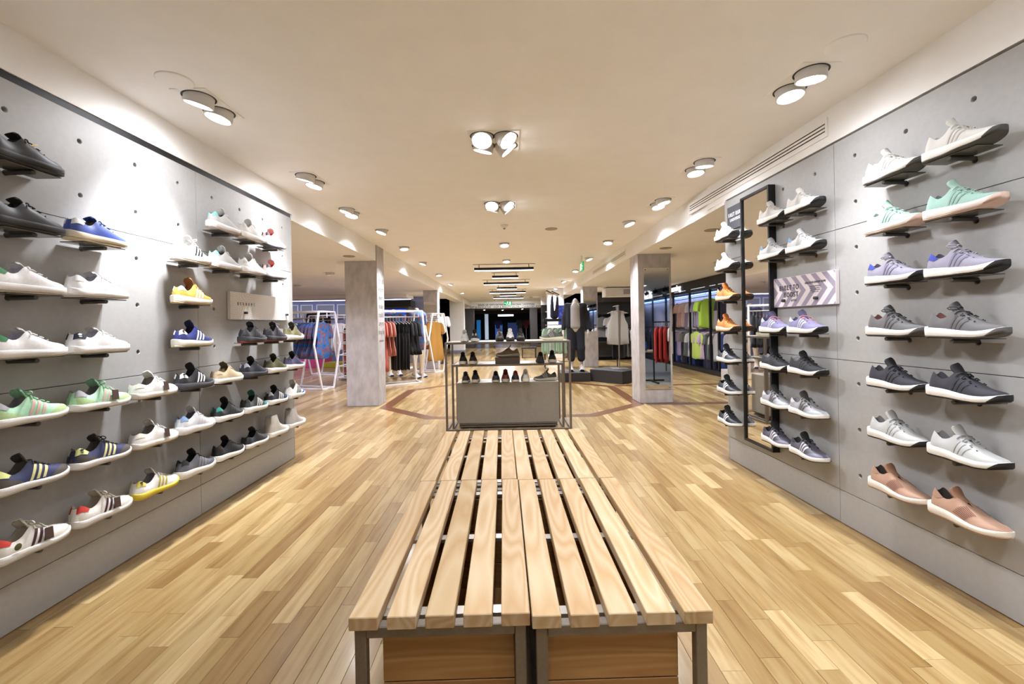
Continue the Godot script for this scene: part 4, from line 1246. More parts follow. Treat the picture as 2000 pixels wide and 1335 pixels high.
func build_wall_signs() -> void:
	# board with wavy grid and the word DEERUPT
	var w := 0.77
	var h := 0.185
	var t := thing("wall_sign", "white sign with wavy grid lines reading DEERUPT", "sign", lw(3.29, 1.262, 0.012), PI / 2)
	part(t, "board", block(Vector3(w, h, 0.02), 0.001), plain("e6e1dc", 0.55))
	var im := Image.create(1024, 246, false, Image.FORMAT_RGB8)
	im.fill(Color("e6e1dc"))
	for py in 246:
		for px in 1024:
			var x := px / 1024.0
			var y := py / 246.0 * 0.24
			var u := x + 0.03 * sin(y * 26.0 + x * 7.0) + 0.02 * sin(x * 17.0)
			var v := y + 0.035 * sin(x * 11.0 + 1.0) * smoothstep(0.2, 0.55, x) + 0.012 * sin(x * 23.0)
			var gu := absf(fposmod(u * 36.0, 1.0) - 0.5)
			var gv := absf(fposmod(v * 62.0, 1.0) - 0.5)
			if gv > 0.44 or (gu > 0.46 and (x < 0.36 or x > 0.72)): im.set_pixel(px, py, Color("a39c98"))
	part(t, "print", face(w - 0.004, h - 0.004), print_board(w, h, im), Vector3(0, 0, 0.0104))
	part(t, "lettering", words("D E E R U P T", 0.019, 0.001, "Droid Sans Mono", true), plain("1c1c1e", 0.6), Vector3(-0.21, 0.014, 0.0112))
	for x in [-0.23, 0.33]: fixing(t, Vector3(x, -0.045, 0.009))
	# chevron sign
	w = 0.525
	h = 0.185
	var b := thing("wall_sign", "lilac chevron sign reading BUILT TO BOOST", "sign", rw(2.612, 1.273, 0.012), RTURN)
	part(b, "board", block(Vector3(w, h, 0.02), 0.001), plain("dcd3d6", 0.55))
	im = Image.create(1024, 362, false, Image.FORMAT_RGB8)
	im.fill(Color("ded5d8"))
	for py in 362:
		for px in 1024:
			var x := px / 1024.0 * w / h
			var y := absf(py / 362.0 - 0.5)
			if fposmod((x + y * 0.95) / 0.46, 1.0) < 0.5: im.set_pixel(px, py, Color("988fa2"))
	part(b, "print", face(w - 0.004, h - 0.004), print_board(w, h, im), Vector3(0, 0, 0.0104))
	part(b, "lettering", words("BUILT TO", 0.03, 0.001), plain("3a3440", 0.6), Vector3(-0.115, 0.026, 0.0112))
	part(b, "lettering", words("BOOST", 0.03, 0.001), plain("3a3440", 0.6), Vector3(-0.098, -0.018, 0.0112))
	part(b, "lettering", words("BOOST", 0.012, 0.001, "Droid Sans", false), plain("5a5460", 0.6), Vector3(-0.07, -0.055, 0.0112))
	part(b, "lettering", words("GREATER EVERY RUN", 0.012, 0.001), plain("4a4450", 0.6), Vector3(0.11, 0.04, 0.0112))
	for k in 4:
		part(b, "lettering", words(["energy return in every", "step you take, made to", "help you keep going", "mile after mile"][k], 0.0062, 0.0006, "Droid Sans", false), plain("6a6472", 0.6), Vector3(0.11, 0.018 - 0.011 * k, 0.0112))
	for x in [-0.155, 0.125]: fixing(b, Vector3(x, -0.052, 0.009))
	# dark lettered panel
	var f := thing("wall_panel", "dark grey panel lettered FAST RUN above the white running shoes", "sign", rw(3.336, 1.892, 0.008), RTURN)
	part(f, "board", block(Vector3(0.22, 0.178, 0.014), 0.001), plain("4a4c52", 0.6))
	part(f, "lettering", words("FAST RUN", 0.029, 0.001), plain("f2f2f4", 0.6), Vector3(0.0, 0.022, 0.0082))
	part(f, "lettering", words("UNIVERSE", 0.022, 0.001), plain("d8dae2", 0.6), Vector3(0.0, -0.018, 0.0082))
	# tall mirror
	var mw := 0.335
	var m := thing("tall_mirror", "tall narrow mirror in a black frame on the right shoe wall", "mirror", rw(3.04, 1.11, 0.0), RTURN)
	var mh := 1.755
	part(m, "glass", block(Vector3(mw - 0.03, mh - 0.03, 0.004), 0), mk("mirror glass", Color("e6e6e4"), 0.02, 1.0), Vector3(0, 0, 0.036))
	part(m, "backing", block(Vector3(mw - 0.03, mh - 0.03, 0.03), 0), black_metal(), Vector3(0, 0, 0.018))
	for s in [-1, 1]:
		part(m, "frame_side", block(Vector3(0.016, mh, 0.048), 0.001), black_metal(), Vector3(s * (mw / 2 - 0.008), 0, 0.025))
		part(m, "frame_end", block(Vector3(mw - 0.033, 0.016, 0.048), 0.001), black_metal(), Vector3(0, s * (mh / 2 - 0.008), 0.025))

# ---------------------------------------------------------------- garments, racks, figures
func beam(parent: Node, called: String, a: Vector3, b: Vector3, w: float, m: Material) -> MeshInstance3D:
	var d := b - a
	var o := part(parent, called, block(Vector3(w, w, snappedf(d.length(), 0.001)), w * 0.08), m, (a + b) / 2)
	var z := d.normalized()
	var x := (Vector3.UP if absf(z.y) < 0.95 else Vector3.BACK).cross(z).normalized()
	o.basis = Basis(x, z.cross(x), z)
	return o

func cloth_loft(key: String, prof: Array, pleats: int, amp: float, ph: float, mid := Vector3.ZERO) -> ArrayMesh:
	# prof: list of [y, half width, half depth, x shift]
	if meshes.has(key): return meshes[key]
	var b := Build.new()
	var rows := []
	var n := 28
	for r in prof.size():
		var p: Array = prof[r]
		var t := float(r) / (prof.size() - 1)
		var row := PackedVector3Array()
		for k in n:
			var a := -TAU * k / n
			var f := 1.0 + amp * t * sin(pleats * a + ph + 1.3 * t)
			row.append(mid + Vector3(cos(a) * p[1] * (1.0 + 0.35 * amp * t * sin(3 * a + ph)) + (p[3] if p.size() > 3 else 0.0), p[0] + 0.012 * t * sin(a * 3 + ph), sin(a) * p[2] * 0.42 * f))
		rows.append(row)
	b.sheet(rows, true, true)
	meshes[key] = b.done()
	return meshes[key]

func hanger_mesh() -> ArrayMesh:
	if not meshes.has("hanger"):
		var b := Build.new()
		b.tube([Vector3(0.012, -0.012, 0), Vector3(0.014, 0.004, 0), Vector3(0.0, 0.012, 0), Vector3(-0.014, 0.004, 0), Vector3(-0.01, -0.02, 0), Vector3(0, -0.045, 0), Vector3(0, -0.07, 0)], 0.0025, 6)
		b.tube([Vector3(-0.2, -0.125, 0), Vector3(-0.1, -0.095, 0), Vector3(0, -0.068, 0), Vector3(0.1, -0.095, 0), Vector3(0.2, -0.125, 0)], 0.006, 6)
		meshes["hanger"] = b.done()
	return meshes["hanger"]

func garment(kind: String, m: Material, at: Vector3, turn: float, label: String, group: String, variant := 0) -> Node3D:
	var cat: String = {"tee": "shirt", "tank": "tank top", "jacket": "jacket", "tunic": "tunic", "dress": "dress", "trousers": "trousers", "skirt": "skirt"}[kind]
	var t := thing(cat.replace(" ", "_"), label, cat, at, turn, group)
	var ph := 1.7 * variant
	var key := "%s %d" % [kind, variant % 4]
	part(t, "hanger", hanger_mesh(), plain("b9b4ae", 0.4, 0.4))
	match kind:
		"tee", "jacket":
			var l := 0.62 if kind == "tee" else 0.66
			part(t, "body", cloth_loft(key, [[-0.07, 0.05, 0.035], [-0.085, 0.09, 0.04], [-0.12, 0.19, 0.035], [-0.2, 0.205, 0.05], [-0.35, 0.2, 0.055], [-0.5, 0.2, 0.06], [-l, 0.205, 0.06], [-l - 0.06, 0.208, 0.06]], 5, 0.35, ph), m)
			for s in [-1.0, 1.0]:
				var sl := 0.2 if kind == "tee" else 0.52
				part(t, "sleeve", cloth_loft(key + " sleeve %s" % s, [[-0.105, 0.03, 0.04, s * 0.165], [-0.14, 0.055, 0.05, s * 0.205], [-0.2, 0.052, 0.045, s * 0.228], [-0.13 - sl * 0.6, 0.048, 0.045, s * 0.24], [-0.13 - sl, 0.04 if kind == "jacket" else 0.052, 0.04, s * 0.245]], 4, 0.25, ph), m)
		"tank":
			part(t, "body", cloth_loft(key, [[-0.09, 0.12, 0.012], [-0.16, 0.125, 0.03], [-0.26, 0.15, 0.045], [-0.34, 0.19, 0.05], [-0.45, 0.195, 0.055], [-0.6, 0.2, 0.06], [-0.72, 0.205, 0.06]], 5, 0.35, ph), m)
			for s in [-1.0, 1.0]:
				part(t, "strap", cloth_loft(key + " strap %s" % s, [[-0.078, 0.028, 0.012, s * 0.085], [-0.1, 0.03, 0.018, s * 0.095], [-0.14, 0.032, 0.024, s * 0.095]], 2, 0.1, ph), m)
		"tunic", "dress":
			var l := 0.72 if kind == "tunic" else 1.0
			part(t, "body", cloth_loft(key, [[-0.075, 0.06, 0.03], [-0.1, 0.13, 0.035], [-0.13, 0.18, 0.04], [-0.26, 0.17, 0.055], [-0.38, 0.15, 0.05], [-0.52, 0.18, 0.07], [-l * 0.85, 0.22, 0.09], [-l, 0.245, 0.1]], 6, 0.45, ph), m)
			for s in [-1.0, 1.0]:
				part(t, "sleeve", cloth_loft(key + " sleeve %s" % s, [[-0.1, 0.03, 0.035, s * 0.15], [-0.15, 0.05, 0.045, s * 0.19], [-0.3, 0.055, 0.045, s * 0.225], [-0.36, 0.05, 0.04, s * 0.23]], 4, 0.25, ph), m)
		"trousers":
			part(t, "waist", cloth_loft(key, [[-0.1, 0.16, 0.02], [-0.14, 0.165, 0.03], [-0.25, 0.175, 0.05], [-0.36, 0.18, 0.055]], 4, 0.2, ph), m)
			for s in [-1.0, 1.0]:
				part(t, "leg", cloth_loft(key + " leg %s" % s, [[-0.3, 0.09, 0.05, s * 0.085], [-0.45, 0.095, 0.055, s * 0.09], [-0.7, 0.085, 0.05, s * 0.09], [-1.0, 0.075, 0.045, s * 0.085]], 4, 0.25, ph), m)
		"skirt":
			part(t, "body", cloth_loft(key, [[-0.1, 0.15, 0.02], [-0.15, 0.155, 0.035], [-0.3, 0.19, 0.07], [-0.5, 0.23, 0.1], [-0.62, 0.25, 0.11]], 8, 0.4, ph), m)
	return t

func print_cloth(key: String, ramp: Array, sc := 1.6) -> StandardMaterial3D:
	return mk("print " + key, Color.WHITE, 0.85, 0.0, {"tex": noise_tex("print " + key, 0.018, 3, ramp, 256, FastNoiseLite.TYPE_SIMPLEX_SMOOTH, 25.0), "scale": Vector3(sc, sc, sc), "rim": 0.2, "two": true})

func floral() -> StandardMaterial3D:
	return print_cloth("floral", [[0.0, "0c3f78"], [0.36, "145f9c"], [0.5, "1a6ca8"], [0.56, "5a3448"], [0.62, "a83a2c"], [0.68, "3c4828"], [0.74, "b4502c"], [0.8, "145f9c"], [1.0, "2486b8"]])

# White rack: two hexagon frames across local x, joined along local z; the clothes rail runs along z.
func hex_rack(at: Vector3, turn: float, length: float, label: String) -> Node3D:
	var t := thing("clothes_rack", label, "clothes rack", at, turn, "white hexagon clothes racks")
	var m := plain("ecebea", 0.45)
	var w := 0.028
	for z in [-length / 2, length / 2]:
		var p := [Vector3(-0.15, w / 2, z), Vector3(-0.33, 0.8, z), Vector3(-0.2, 1.4, z), Vector3(0.2, 1.4, z), Vector3(0.33, 0.8, z), Vector3(0.15, w / 2, z)]
		for k in 6: beam(t, "frame_bar", p[k], p[(k + 1) % 6], w, m)
	for x in [-0.2, 0.2]: beam(t, "top_bar", Vector3(x, 1.4, -length / 2), Vector3(x, 1.4, length / 2), w, m)
	for x in [-0.15, 0.15]: beam(t, "floor_bar", Vector3(x, w / 2, -length / 2), Vector3(x, w / 2, length / 2), w, m)
	for z in [-length / 2, length / 2]: part(t, "rail_drop", rod(Vector3(0, 1.39, z), Vector3(0, 1.29, z), 0.008), m)
	part(t, "clothes_rail", rod(Vector3(0, 1.29, -length / 2 - 0.01), Vector3(0, 1.29, length / 2 + 0.01), 0.01), plain("c9c7c4", 0.3, 0.7))
	return t

func hang_row(at: Vector3, turn: float, length: float, y: float, goods: Array, label: String, group: String) -> void:
	# goods: list of [kind, material, count]; the clothes face along the rail, a little turned
	var total := 0
	for g in goods: total += g[2]
	var k := 0
	for g in goods:
		for i in g[2]:
			var z := lerpf(length / 2 - 0.05, -length / 2 + 0.05, (k + 0.5) / total)
			var p := at + Basis(Vector3.UP, turn) * Vector3(0, y, z)
			var lb: String = g[3] if g.size() > 3 else label
			garment(g[0], g[1], p, turn + rng.randf_range(-0.1, 0.1), lb, group, k)
			k += 1

# Smooth body from tapered bones, meshed as surface nets. bones: [a, b, radius a, radius b]
func body_mesh(key: String, bones: Array, cell := 0.016, soft := 0.03) -> ArrayMesh:
	if meshes.has(key): return meshes[key]
	var lo := Vector3.INF
	var hi := -Vector3.INF
	for e in bones:
		var r := maxf(e[2], e[3]) + 0.05
		for q in [e[0], e[1]]:
			lo = lo.min(q - Vector3.ONE * r)
			hi = hi.max(q + Vector3.ONE * r)
	var n := Vector3i(((hi - lo) / cell).ceil()) + Vector3i.ONE
	var f := PackedFloat32Array()
	f.resize(n.x * n.y * n.z)
	f.fill(1.0)
	for e in bones:
		var a: Vector3 = e[0]
		var ab: Vector3 = e[1] - a
		var len2 := maxf(ab.length_squared(), 1e-9)
		var r := maxf(e[2], e[3]) + 0.045
		var c0 := Vector3i(((a.min(e[1]) - Vector3.ONE * r - lo) / cell).floor()).clamp(Vector3i.ZERO, n - Vector3i.ONE)
		var c1 := Vector3i(((a.max(e[1]) + Vector3.ONE * r - lo) / cell).ceil()).clamp(Vector3i.ZERO, n - Vector3i.ONE)
		for z in range(c0.z, c1.z + 1):
			for y in range(c0.y, c1.y + 1):
				var base := (z * n.y + y) * n.x
				for x in range(c0.x, c1.x + 1):
					var p := lo + Vector3(x, y, z) * cell - a
					var t := clampf(p.dot(ab) / len2, 0.0, 1.0)
					var d := (p - ab * t).length() - lerpf(e[2], e[3], t)
					var o := f[base + x]
					var h := maxf(soft - absf(o - d), 0.0) / soft
					f[base + x] = minf(o, d) - h * h * soft * 0.25
	var b := Build.new()
	var idx := {}
	var off := [Vector3i(0, 0, 0), Vector3i(1, 0, 0), Vector3i(0, 1, 0), Vector3i(1, 1, 0), Vector3i(0, 0, 1), Vector3i(1, 0, 1), Vector3i(0, 1, 1), Vector3i(1, 1, 1)]
	var edges := [[0, 1], [2, 3], [4, 5], [6, 7], [0, 2], [1, 3], [4, 6], [5, 7], [0, 4], [1, 5], [2, 6], [3, 7]]
	for z in n.z - 1:
		for y in n.y - 1:
			for x in n.x - 1:
				var i0 := (z * n.y + y) * n.x + x
				var v0 := f[i0]
				if v0 > cell * 2.0 or v0 < -cell * 2.0: continue
				var vals := []
				var neg := 0
				for q in off:
					var w := f[i0 + q.x + q.y * n.x + q.z * n.x * n.y]
					vals.append(w)
					if w < 0: neg += 1
				if neg == 0 or neg == 8: continue
				var sum := Vector3.ZERO
				var cnt := 0
				for e in edges:
					var va: float = vals[e[0]]
					var vb: float = vals[e[1]]
					if (va < 0) != (vb < 0):
						sum += Vector3(off[e[0]]).lerp(Vector3(off[e[1]]), va / (va - vb))
						cnt += 1
				idx[i0] = b.vert(lo + (Vector3(x, y, z) + sum / cnt) * cell, Vector3.ZERO)
	var sx := 1
	var sy := n.x
	var sz := n.x * n.y
	for i0 in idx:
		for ax in 3:
			var st: int = [sx, sy, sz][ax]
			var s1: int = [sy, sz, sx][ax]
			var s2: int = [sz, sx, sy][ax]
			if (f[i0] < 0) == (f[i0 + st] < 0): continue
			if not (idx.has(i0 - s1) and idx.has(i0 - s2) and idx.has(i0 - s1 - s2)): continue
			var q := [idx[i0], idx[i0 - s1], idx[i0 - s1 - s2], idx[i0 - s2]]
			if f[i0] < 0: q.reverse()
			b.i.append_array([q[0], q[1], q[2], q[0], q[2], q[3]])
	for t in range(0, b.i.size(), 3):
		var nn := (b.v[b.i[t + 2]] - b.v[b.i[t]]).cross(b.v[b.i[t + 1]] - b.v[b.i[t]])
		for w in 3: b.n[b.i[t + w]] += nn
	for k in b.n.size(): b.n[k] = b.n[k].normalized()
	meshes[key] = b.done()
	return meshes[key]

func hand_bones(wrist: Vector3, side: float) -> Array:
	var r := [[wrist, wrist + Vector3(0, -0.08, 0.005), 0.022, 0.03]]
	for k in 4:
		var a := wrist + Vector3(0, -0.085, -0.022 + 0.017 * k)
		var m := a + Vector3(-side * 0.004, -0.045 + 0.006 * absf(k - 1.4), 0)
		r.append([a, m, 0.0095, 0.009])
		r.append([m, m + Vector3(-side * 0.012, -0.035, 0), 0.009, 0.0075])
	r.append([wrist + Vector3(0, -0.03, 0.02), wrist + Vector3(-side * 0.006, -0.07, 0.05), 0.012, 0.01])
	r.append([wrist + Vector3(-side * 0.006, -0.07, 0.05), wrist + Vector3(-side * 0.01, -0.1, 0.052), 0.01, 0.008])
	return r

# Headless standing figure, 1.5 m to the neck; faces +z.
func mannequin(at: Vector3, turn: float, label: String, kind: String) -> Node3D:
	var t := thing("mannequin", label, "mannequin", at, turn)
	var hip := 0.86
	var la := Vector3(-0.1, 0.08, 0.02)
	var ra := Vector3(0.11, 0.08, -0.02)
	var lk := Vector3(-0.095, 0.47, 0.03)
	var rk := Vector3(0.1, 0.47, 0.015)
	var lh := Vector3(-0.085, hip, 0)
	var rh := Vector3(0.085, hip, 0)
	var ls := Vector3(-0.17, 1.34, -0.01)
	var rs := Vector3(0.17, 1.34, -0.01)
	var le := Vector3(-0.235, 1.08, -0.03)
	var re := Vector3(0.235, 1.08, -0.03)
	var lwr := Vector3(-0.25, 0.85, 0.04)
	var rwr := Vector3(0.25, 0.85, 0.04)
	var skin := plain("d6d2cb", 0.5) if kind == "jacket" else plain("dccdb4", 0.5)
	var bones := [[Vector3(0, 1.36, -0.01), Vector3(0, 1.45, 0.0), 0.058, 0.05], [lk, la, 0.052, 0.036], [rk, ra, 0.052, 0.036], [lh, lk, 0.075, 0.054], [rh, rk, 0.075, 0.054], [la, la + Vector3(0, -0.04, 0.1), 0.035, 0.03], [ra, ra + Vector3(0, -0.04, 0.1), 0.035, 0.03], [ls, le, 0.046, 0.037], [rs, re, 0.046, 0.037], [le, lwr, 0.037, 0.025], [re, rwr, 0.037, 0.025], [Vector3(0, 0.9, 0), Vector3(0, 1.1, 0), 0.12, 0.105], [Vector3(0, 1.1, 0), Vector3(0, 1.28, 0), 0.105, 0.12], [ls, rs, 0.06, 0.06]]
	part(t, "figure", body_mesh("figure bare", bones, 0.016), skin)
	for s in [[lwr, -1.0], [rwr, 1.0]]:
		part(t, "hand", body_mesh("hand %s" % s[1], hand_bones(s[0], s[1]), 0.006, 0.01), skin)
	if kind == "jacket":
		var navy := cloth("23252f")
		part(t, "trousers", body_mesh("trousers", [[lh, lk, 0.105, 0.085], [rh, rk, 0.105, 0.085], [lk, Vector3(-0.1, 0.26, 0.025), 0.085, 0.078], [rk, Vector3(0.108, 0.26, -0.002), 0.085, 0.078], [Vector3(-0.05, 0.95, 0), Vector3(0.05, 0.95, 0), 0.115, 0.115]]), navy)
		part(t, "shirt", body_mesh("shirt", [[Vector3(-0.03, 0.94, 0.04), Vector3(-0.02, 1.27, 0.035), 0.1, 0.1], [Vector3(0.03, 0.94, 0.04), Vector3(0.02, 1.27, 0.035), 0.1, 0.1], [Vector3(0, 1.27, 0.02), Vector3(0, 1.36, 0.005), 0.09, 0.065]]), cloth("b8b6b6"))
		var jk := part(t, "jacket", body_mesh("jacket body", [[Vector3(-0.125, 0.93, 0.045), Vector3(-0.12, 1.27, 0.035), 0.068, 0.068], [Vector3(0.115, 0.93, 0.05), Vector3(0.112, 1.27, 0.04), 0.07, 0.07], [Vector3(-0.13, 0.93, 0.0), Vector3(-0.13, 1.27, 0.0), 0.06, 0.06], [Vector3(0.13, 0.93, 0.0), Vector3(0.13, 1.27, 0.0), 0.06, 0.06], [Vector3(-0.09, 0.93, -0.05), Vector3(0.09, 0.93, -0.05), 0.085, 0.085], [Vector3(-0.09, 1.15, -0.05), Vector3(0.09, 1.15, -0.05), 0.085, 0.085], [ls, rs, 0.066, 0.066], [ls, le, 0.064, 0.054], [rs, re, 0.064, 0.054], [le, Vector3(-0.25, 0.88, 0.03), 0.054, 0.045], [re, Vector3(0.25, 0.88, 0.03), 0.054, 0.045]]), navy)
		part(jk, "collar", body_mesh("collar", [[Vector3(-0.075, 1.36, 0.03), Vector3(-0.05, 1.43, -0.05), 0.022, 0.022], [Vector3(0.075, 1.36, 0.03), Vector3(0.05, 1.43, -0.05), 0.022, 0.022], [Vector3(-0.05, 1.43, -0.05), Vector3(0.05, 1.43, -0.05), 0.022, 0.022]], 0.01, 0.015), cloth("2b2d38"))
	else:
		part(t, "jersey", body_mesh("jersey", [[Vector3(0, 0.93, 0), Vector3(0, 1.28, 0), 0.135, 0.135], [Vector3(-0.07, 0.93, 0), Vector3(0.07, 0.93, 0), 0.125, 0.125], [ls, rs, 0.075, 0.075], [ls, ls.lerp(le, 0.6), 0.07, 0.07], [rs, rs.lerp(re, 0.6), 0.07, 0.07]]), floral())
		part(t, "shorts", body_mesh("shorts", [[lh, lh.lerp(lk, 0.5), 0.1, 0.1], [rh, rh.lerp(rk, 0.5), 0.1, 0.1], [Vector3(-0.05, 0.9, 0), Vector3(0.05, 0.9, 0), 0.12, 0.12]]), floral())
	return t

func mannequin_shoes(at: Vector3, turn: float, c: Array, label: String, group: String) -> void:
	for p in [Vector3(-0.1, 0, 0.07), Vector3(0.11, 0, 0.03)]:
		shoe("boost", c, at + Basis(Vector3.UP, turn) * p, turn - PI / 2, label, group)

# ---------------------------------------------------------------- left of the aisle
func column(x0: float, x1: float, d0: float, d1: float, label: String) -> Node3D:
	var t := thing("concrete_column", label, "column", Vector3((x0 + x1) / 2, 0, -(d0 + d1) / 2))
	part(t, "shaft", block(Vector3(x1 - x0, CEIL - 0.001, d1 - d0), 0.006), concrete(), Vector3(0, CEIL / 2, 0))
	return t

func column_mirror(x0: float, x1: float, y0: float, y1: float, d: float, label: String) -> void:
	var t := thing("wall_mirror", label, "mirror", Vector3((x0 + x1) / 2, (y0 + y1) / 2, -d))
	part(t, "glass", block(Vector3(x1 - x0, y1 - y0, 0.006), 0.001), mk("mirror glass", Color("e6e6e4"), 0.02, 1.0), Vector3(0, 0, 0.0035))
	for sx in [-1, 1]:
		for sy in [-1, 1]:
			part(t, "screw_cap", rod(Vector3(0, 0, 0.006), Vector3(0, 0, 0.012), 0.009, 12), plain("9a9894", 0.3, 0.8), Vector3(sx * ((x1 - x0) / 2 - 0.02), sy * ((y1 - y0) / 2 - 0.025), 0))

func area_light(parent: Node, at: Vector3, size: Vector2, aim: Vector3, energy: float, col: Color) -> void:
	var a := AreaLight3D.new()
	a.name = "panel_light"
	a.area_size = size
	a.light_energy = energy
	a.light_color = col
	a.shadow_enabled = true
	a.area_range = 30.0
	parent.add_child(a, true)
	a.look_at_from_position(parent.global_position + at, parent.global_position + at + aim, Vector3.UP if absf(aim.normalized().y) < 0.9 else Vector3.FORWARD)

func build_left_area() -> void:
	var c1 := column(-2.294, -1.842, 6.16, 6.5, "square concrete column with dark handwriting near the left shoe wall")
	var lines := ["i got all", "where", "ever i", "make", "could i", "any m", "may be", "memories"]
	for k in 8:
		part(c1, "lettering", words(lines[k], 0.062 if k < 7 else 0.034, 0.001, "Droid Serif" if k < 2 else "Droid Sans", false), plain("5b564f", 0.8), Vector3(0.2265, 1.76 - 0.122 * k, 0.0), Vector3(0, PI / 2, 0))
	column(-2.222, -1.862, 11.38, 11.72, "slim concrete column with a mirror among the clothes racks")
	column_mirror(-2.2, -1.885, 0.18, 1.72, 11.378, "tall mirror on the slim column among the clothes racks")
	# ceiling lights of this side; all but the first are added for light
	for e in [[-4.49, 9.37], [-4.4, 6.6], [-3.0, 7.4], [-3.1, 10.2], [-6.2, 8.2], [-6.2, 11.2], [-2.9, 4.9]]:
		downlight(e[0], e[1], SIDE, 0.17, 0.17, [[0.0, 0.0, Vector3(0.05, -1, -0.1), 2.8, 66.0]], "round white spotlight in the low ceiling, all but one added to light the racks", "spotlights over the clothes racks", Color("dcdcff"))
	# white bulkhead washing the lilac wall
	var bk := thing("light_cove", "white ceiling bulkhead with cool light along the lilac wall", "light cove", Vector3(-6.0, 0, -12.9))
	part(bk, "bulkhead", block(Vector3(6.2, 0.1, 0.9), 0.004), white_paint(), Vector3(0, 1.978, 0))
	for k in 3: part(bk, "slot_trim", block(Vector3(6.2, 0.01, 0.03), 0.001), plain("c8c8d0", 0.5), Vector3(0, 1.923, 0.36 - 0.1 * k))
	part(bk, "lamp_strip", block(Vector3(6.1, 0.012, 0.06), 0.002), mk("cove glow", Color("dfe4ff"), 0.4, 0.0, {"glow": 4.0}), Vector3(0, 1.92, -0.3))
	area_light(bk, Vector3(0, 1.91, -0.3), Vector2(6.0, 0.06), Vector3(0, -1, -0.35), 2.0, Color("d4dcff"))
	# pictures and panels on the lilac wall
	for e in [[-6.75, 0.34], [-6.3, 0.34], [-5.72, 0.52], [-5.12, 0.44]]:
		var f := thing("wall_frame", "white framed grey panel on the lilac wall", "frame", Vector3(e[0], 1.62, -13.74), 0, "framed panels on the lilac wall")
		part(f, "panel", block(Vector3(e[1], 0.4, 0.01), 0.001), plain("8a8a92", 0.6), Vector3(0, 0, 0.01))
		for s in [-1, 1]:
			part(f, "frame_bar", block(Vector3(0.03, 0.44, 0.03), 0.002), plain("dcdce4", 0.5), Vector3(s * (e[1] / 2 + 0.005), 0, 0.015))
			part(f, "frame_bar", block(Vector3(e[1] - 0.02, 0.03, 0.03), 0.002), plain("dcdce4", 0.5), Vector3(0, s * 0.205, 0.015))
	one("display_plinth", "bright pink low display plinth behind the blue clothes", "plinth", block(Vector3(1.1, 0.36, 0.5), 0.004), plain("d8528c", 0.5), Vector3(-5.75, 0.182, -12.6))
	one("display_plinth", "yellow-green low display plinth behind the pastel clothes", "plinth", block(Vector3(0.7, 0.14, 0.45), 0.004), plain("c2b43c", 0.5), Vector3(-4.85, 0.072, -12.5))
	# rack of blue floral clothes
	hex_rack(Vector3(-3.66, 0, -8.1), 1.25, 0.75, "white hexagon rack holding blue floral clothes")
	hang_row(Vector3(-3.66, 0, -8.1), 1.25, 0.75, 1.28, [["tunic", floral(), 8]], "blue floral tunic on the white hexagon rack", "blue floral tunics")
	garment("jacket", cloth("20243a"), Vector3(-4.72, 1.62, -10.9), 0.2, "navy jacket hung high behind the blue floral clothes", "")
	# rack of pastel clothes
	hex_rack(Vector3(-4.28, 0, -10.5), 1.15, 0.9, "white hexagon rack holding pale pink and white clothes")
	hang_row(Vector3(-4.28, 0, -10.5), 1.15, 0.9, 1.28, [["tee", cloth("e4e2dc"), 3, "white shirt on the pastel rack"], ["tunic", cloth("e8c4b8"), 3, "pale pink tunic on the pastel rack"], ["tee", cloth("dcdad6"), 2, "white shirt on the pastel rack"]], "", "clothes on the pastel rack")
	# white shoe shelves half hidden by the column
	var su := thing("shoe_shelves", "white shelf unit with rust side panels and shoes, beside the concrete column", "shelf", Vector3(-3.32, 0, -9.4))
	for sx in [-1, 1]:
		for sz in [-1, 1]: part(su, "post", block(Vector3(0.025, 1.16, 0.025), 0.002), plain("ecebea", 0.45), Vector3(sx * 0.3, 0.58, sz * 0.17))
	for k in 5:
		part(su, "shelf", block(Vector3(0.625, 0.02, 0.37), 0.002), plain("ecebea", 0.45), Vector3(0, 0.06 + 0.235 * k, 0))
		if k < 4: part(su, "back_panel", block(Vector3(0.57, 0.2, 0.01), 0.001), plain("b4573c", 0.6), Vector3(0, 0.18 + 0.235 * k, -0.15))
	for k in 5:
		for j in 2:
			shoe("runner", ["26262a", "efece6", "222222", "26262a", "2a2a2c", "f0f0f0", "e8e6e2", "efefef", "1a1a1c"], Vector3(-3.46 + 0.24 * j, 0.0707 + 0.235 * k, -9.38), PI / 2, "black and white sneaker on the white shelf unit", "sneakers on the white shelf unit")
	# coral and black clothes by the column
	hex_rack(Vector3(-2.2, 0, -8.45), -0.98, 0.95, "white hexagon rack holding coral and black clothes")
	hang_row(Vector3(-2.2, 0, -8.45), -0.98, 0.95, 1.28, [["dress", cloth("c8675a"), 4, "coral dress on the white rack by the concrete column"], ["tunic", cloth("d08a78"), 2, "salmon tunic on the white rack by the concrete column"], ["trousers", cloth("1f1e20"), 5, "black trousers on the white rack by the concrete column"], ["tunic", cloth("2b2a2c"), 3, "black tunic on the white rack by the concrete column"]], "", "clothes on the coral and black rack")
	# rust, mustard and green clothes
	hex_rack(Vector3(-1.96, 0, -10.72), 1.0, 0.6, "white hexagon rack holding rust, mustard and green clothes")
	hang_row(Vector3(-1.96, 0, -10.72), 1.0, 0.6, 1.28, [["dress", cloth("b8863a"), 2, "mustard dress on the rack before the slim column"], ["tunic", cloth("a85f3a"), 2, "rust tunic on the rack before the slim column"], ["tee", cloth("1f4a38"), 2, "dark green shirt on the rack before the slim column"], ["tee", cloth("b06a2c"), 2, "orange shirt on the rack before the slim column"]], "", "clothes on the autumn rack")
	# two more racks further back
	hex_rack(Vector3(-3.05, 0, -11.9), 1.2, 0.9, "white hexagon rack holding grey and burgundy clothes near the kiosk")
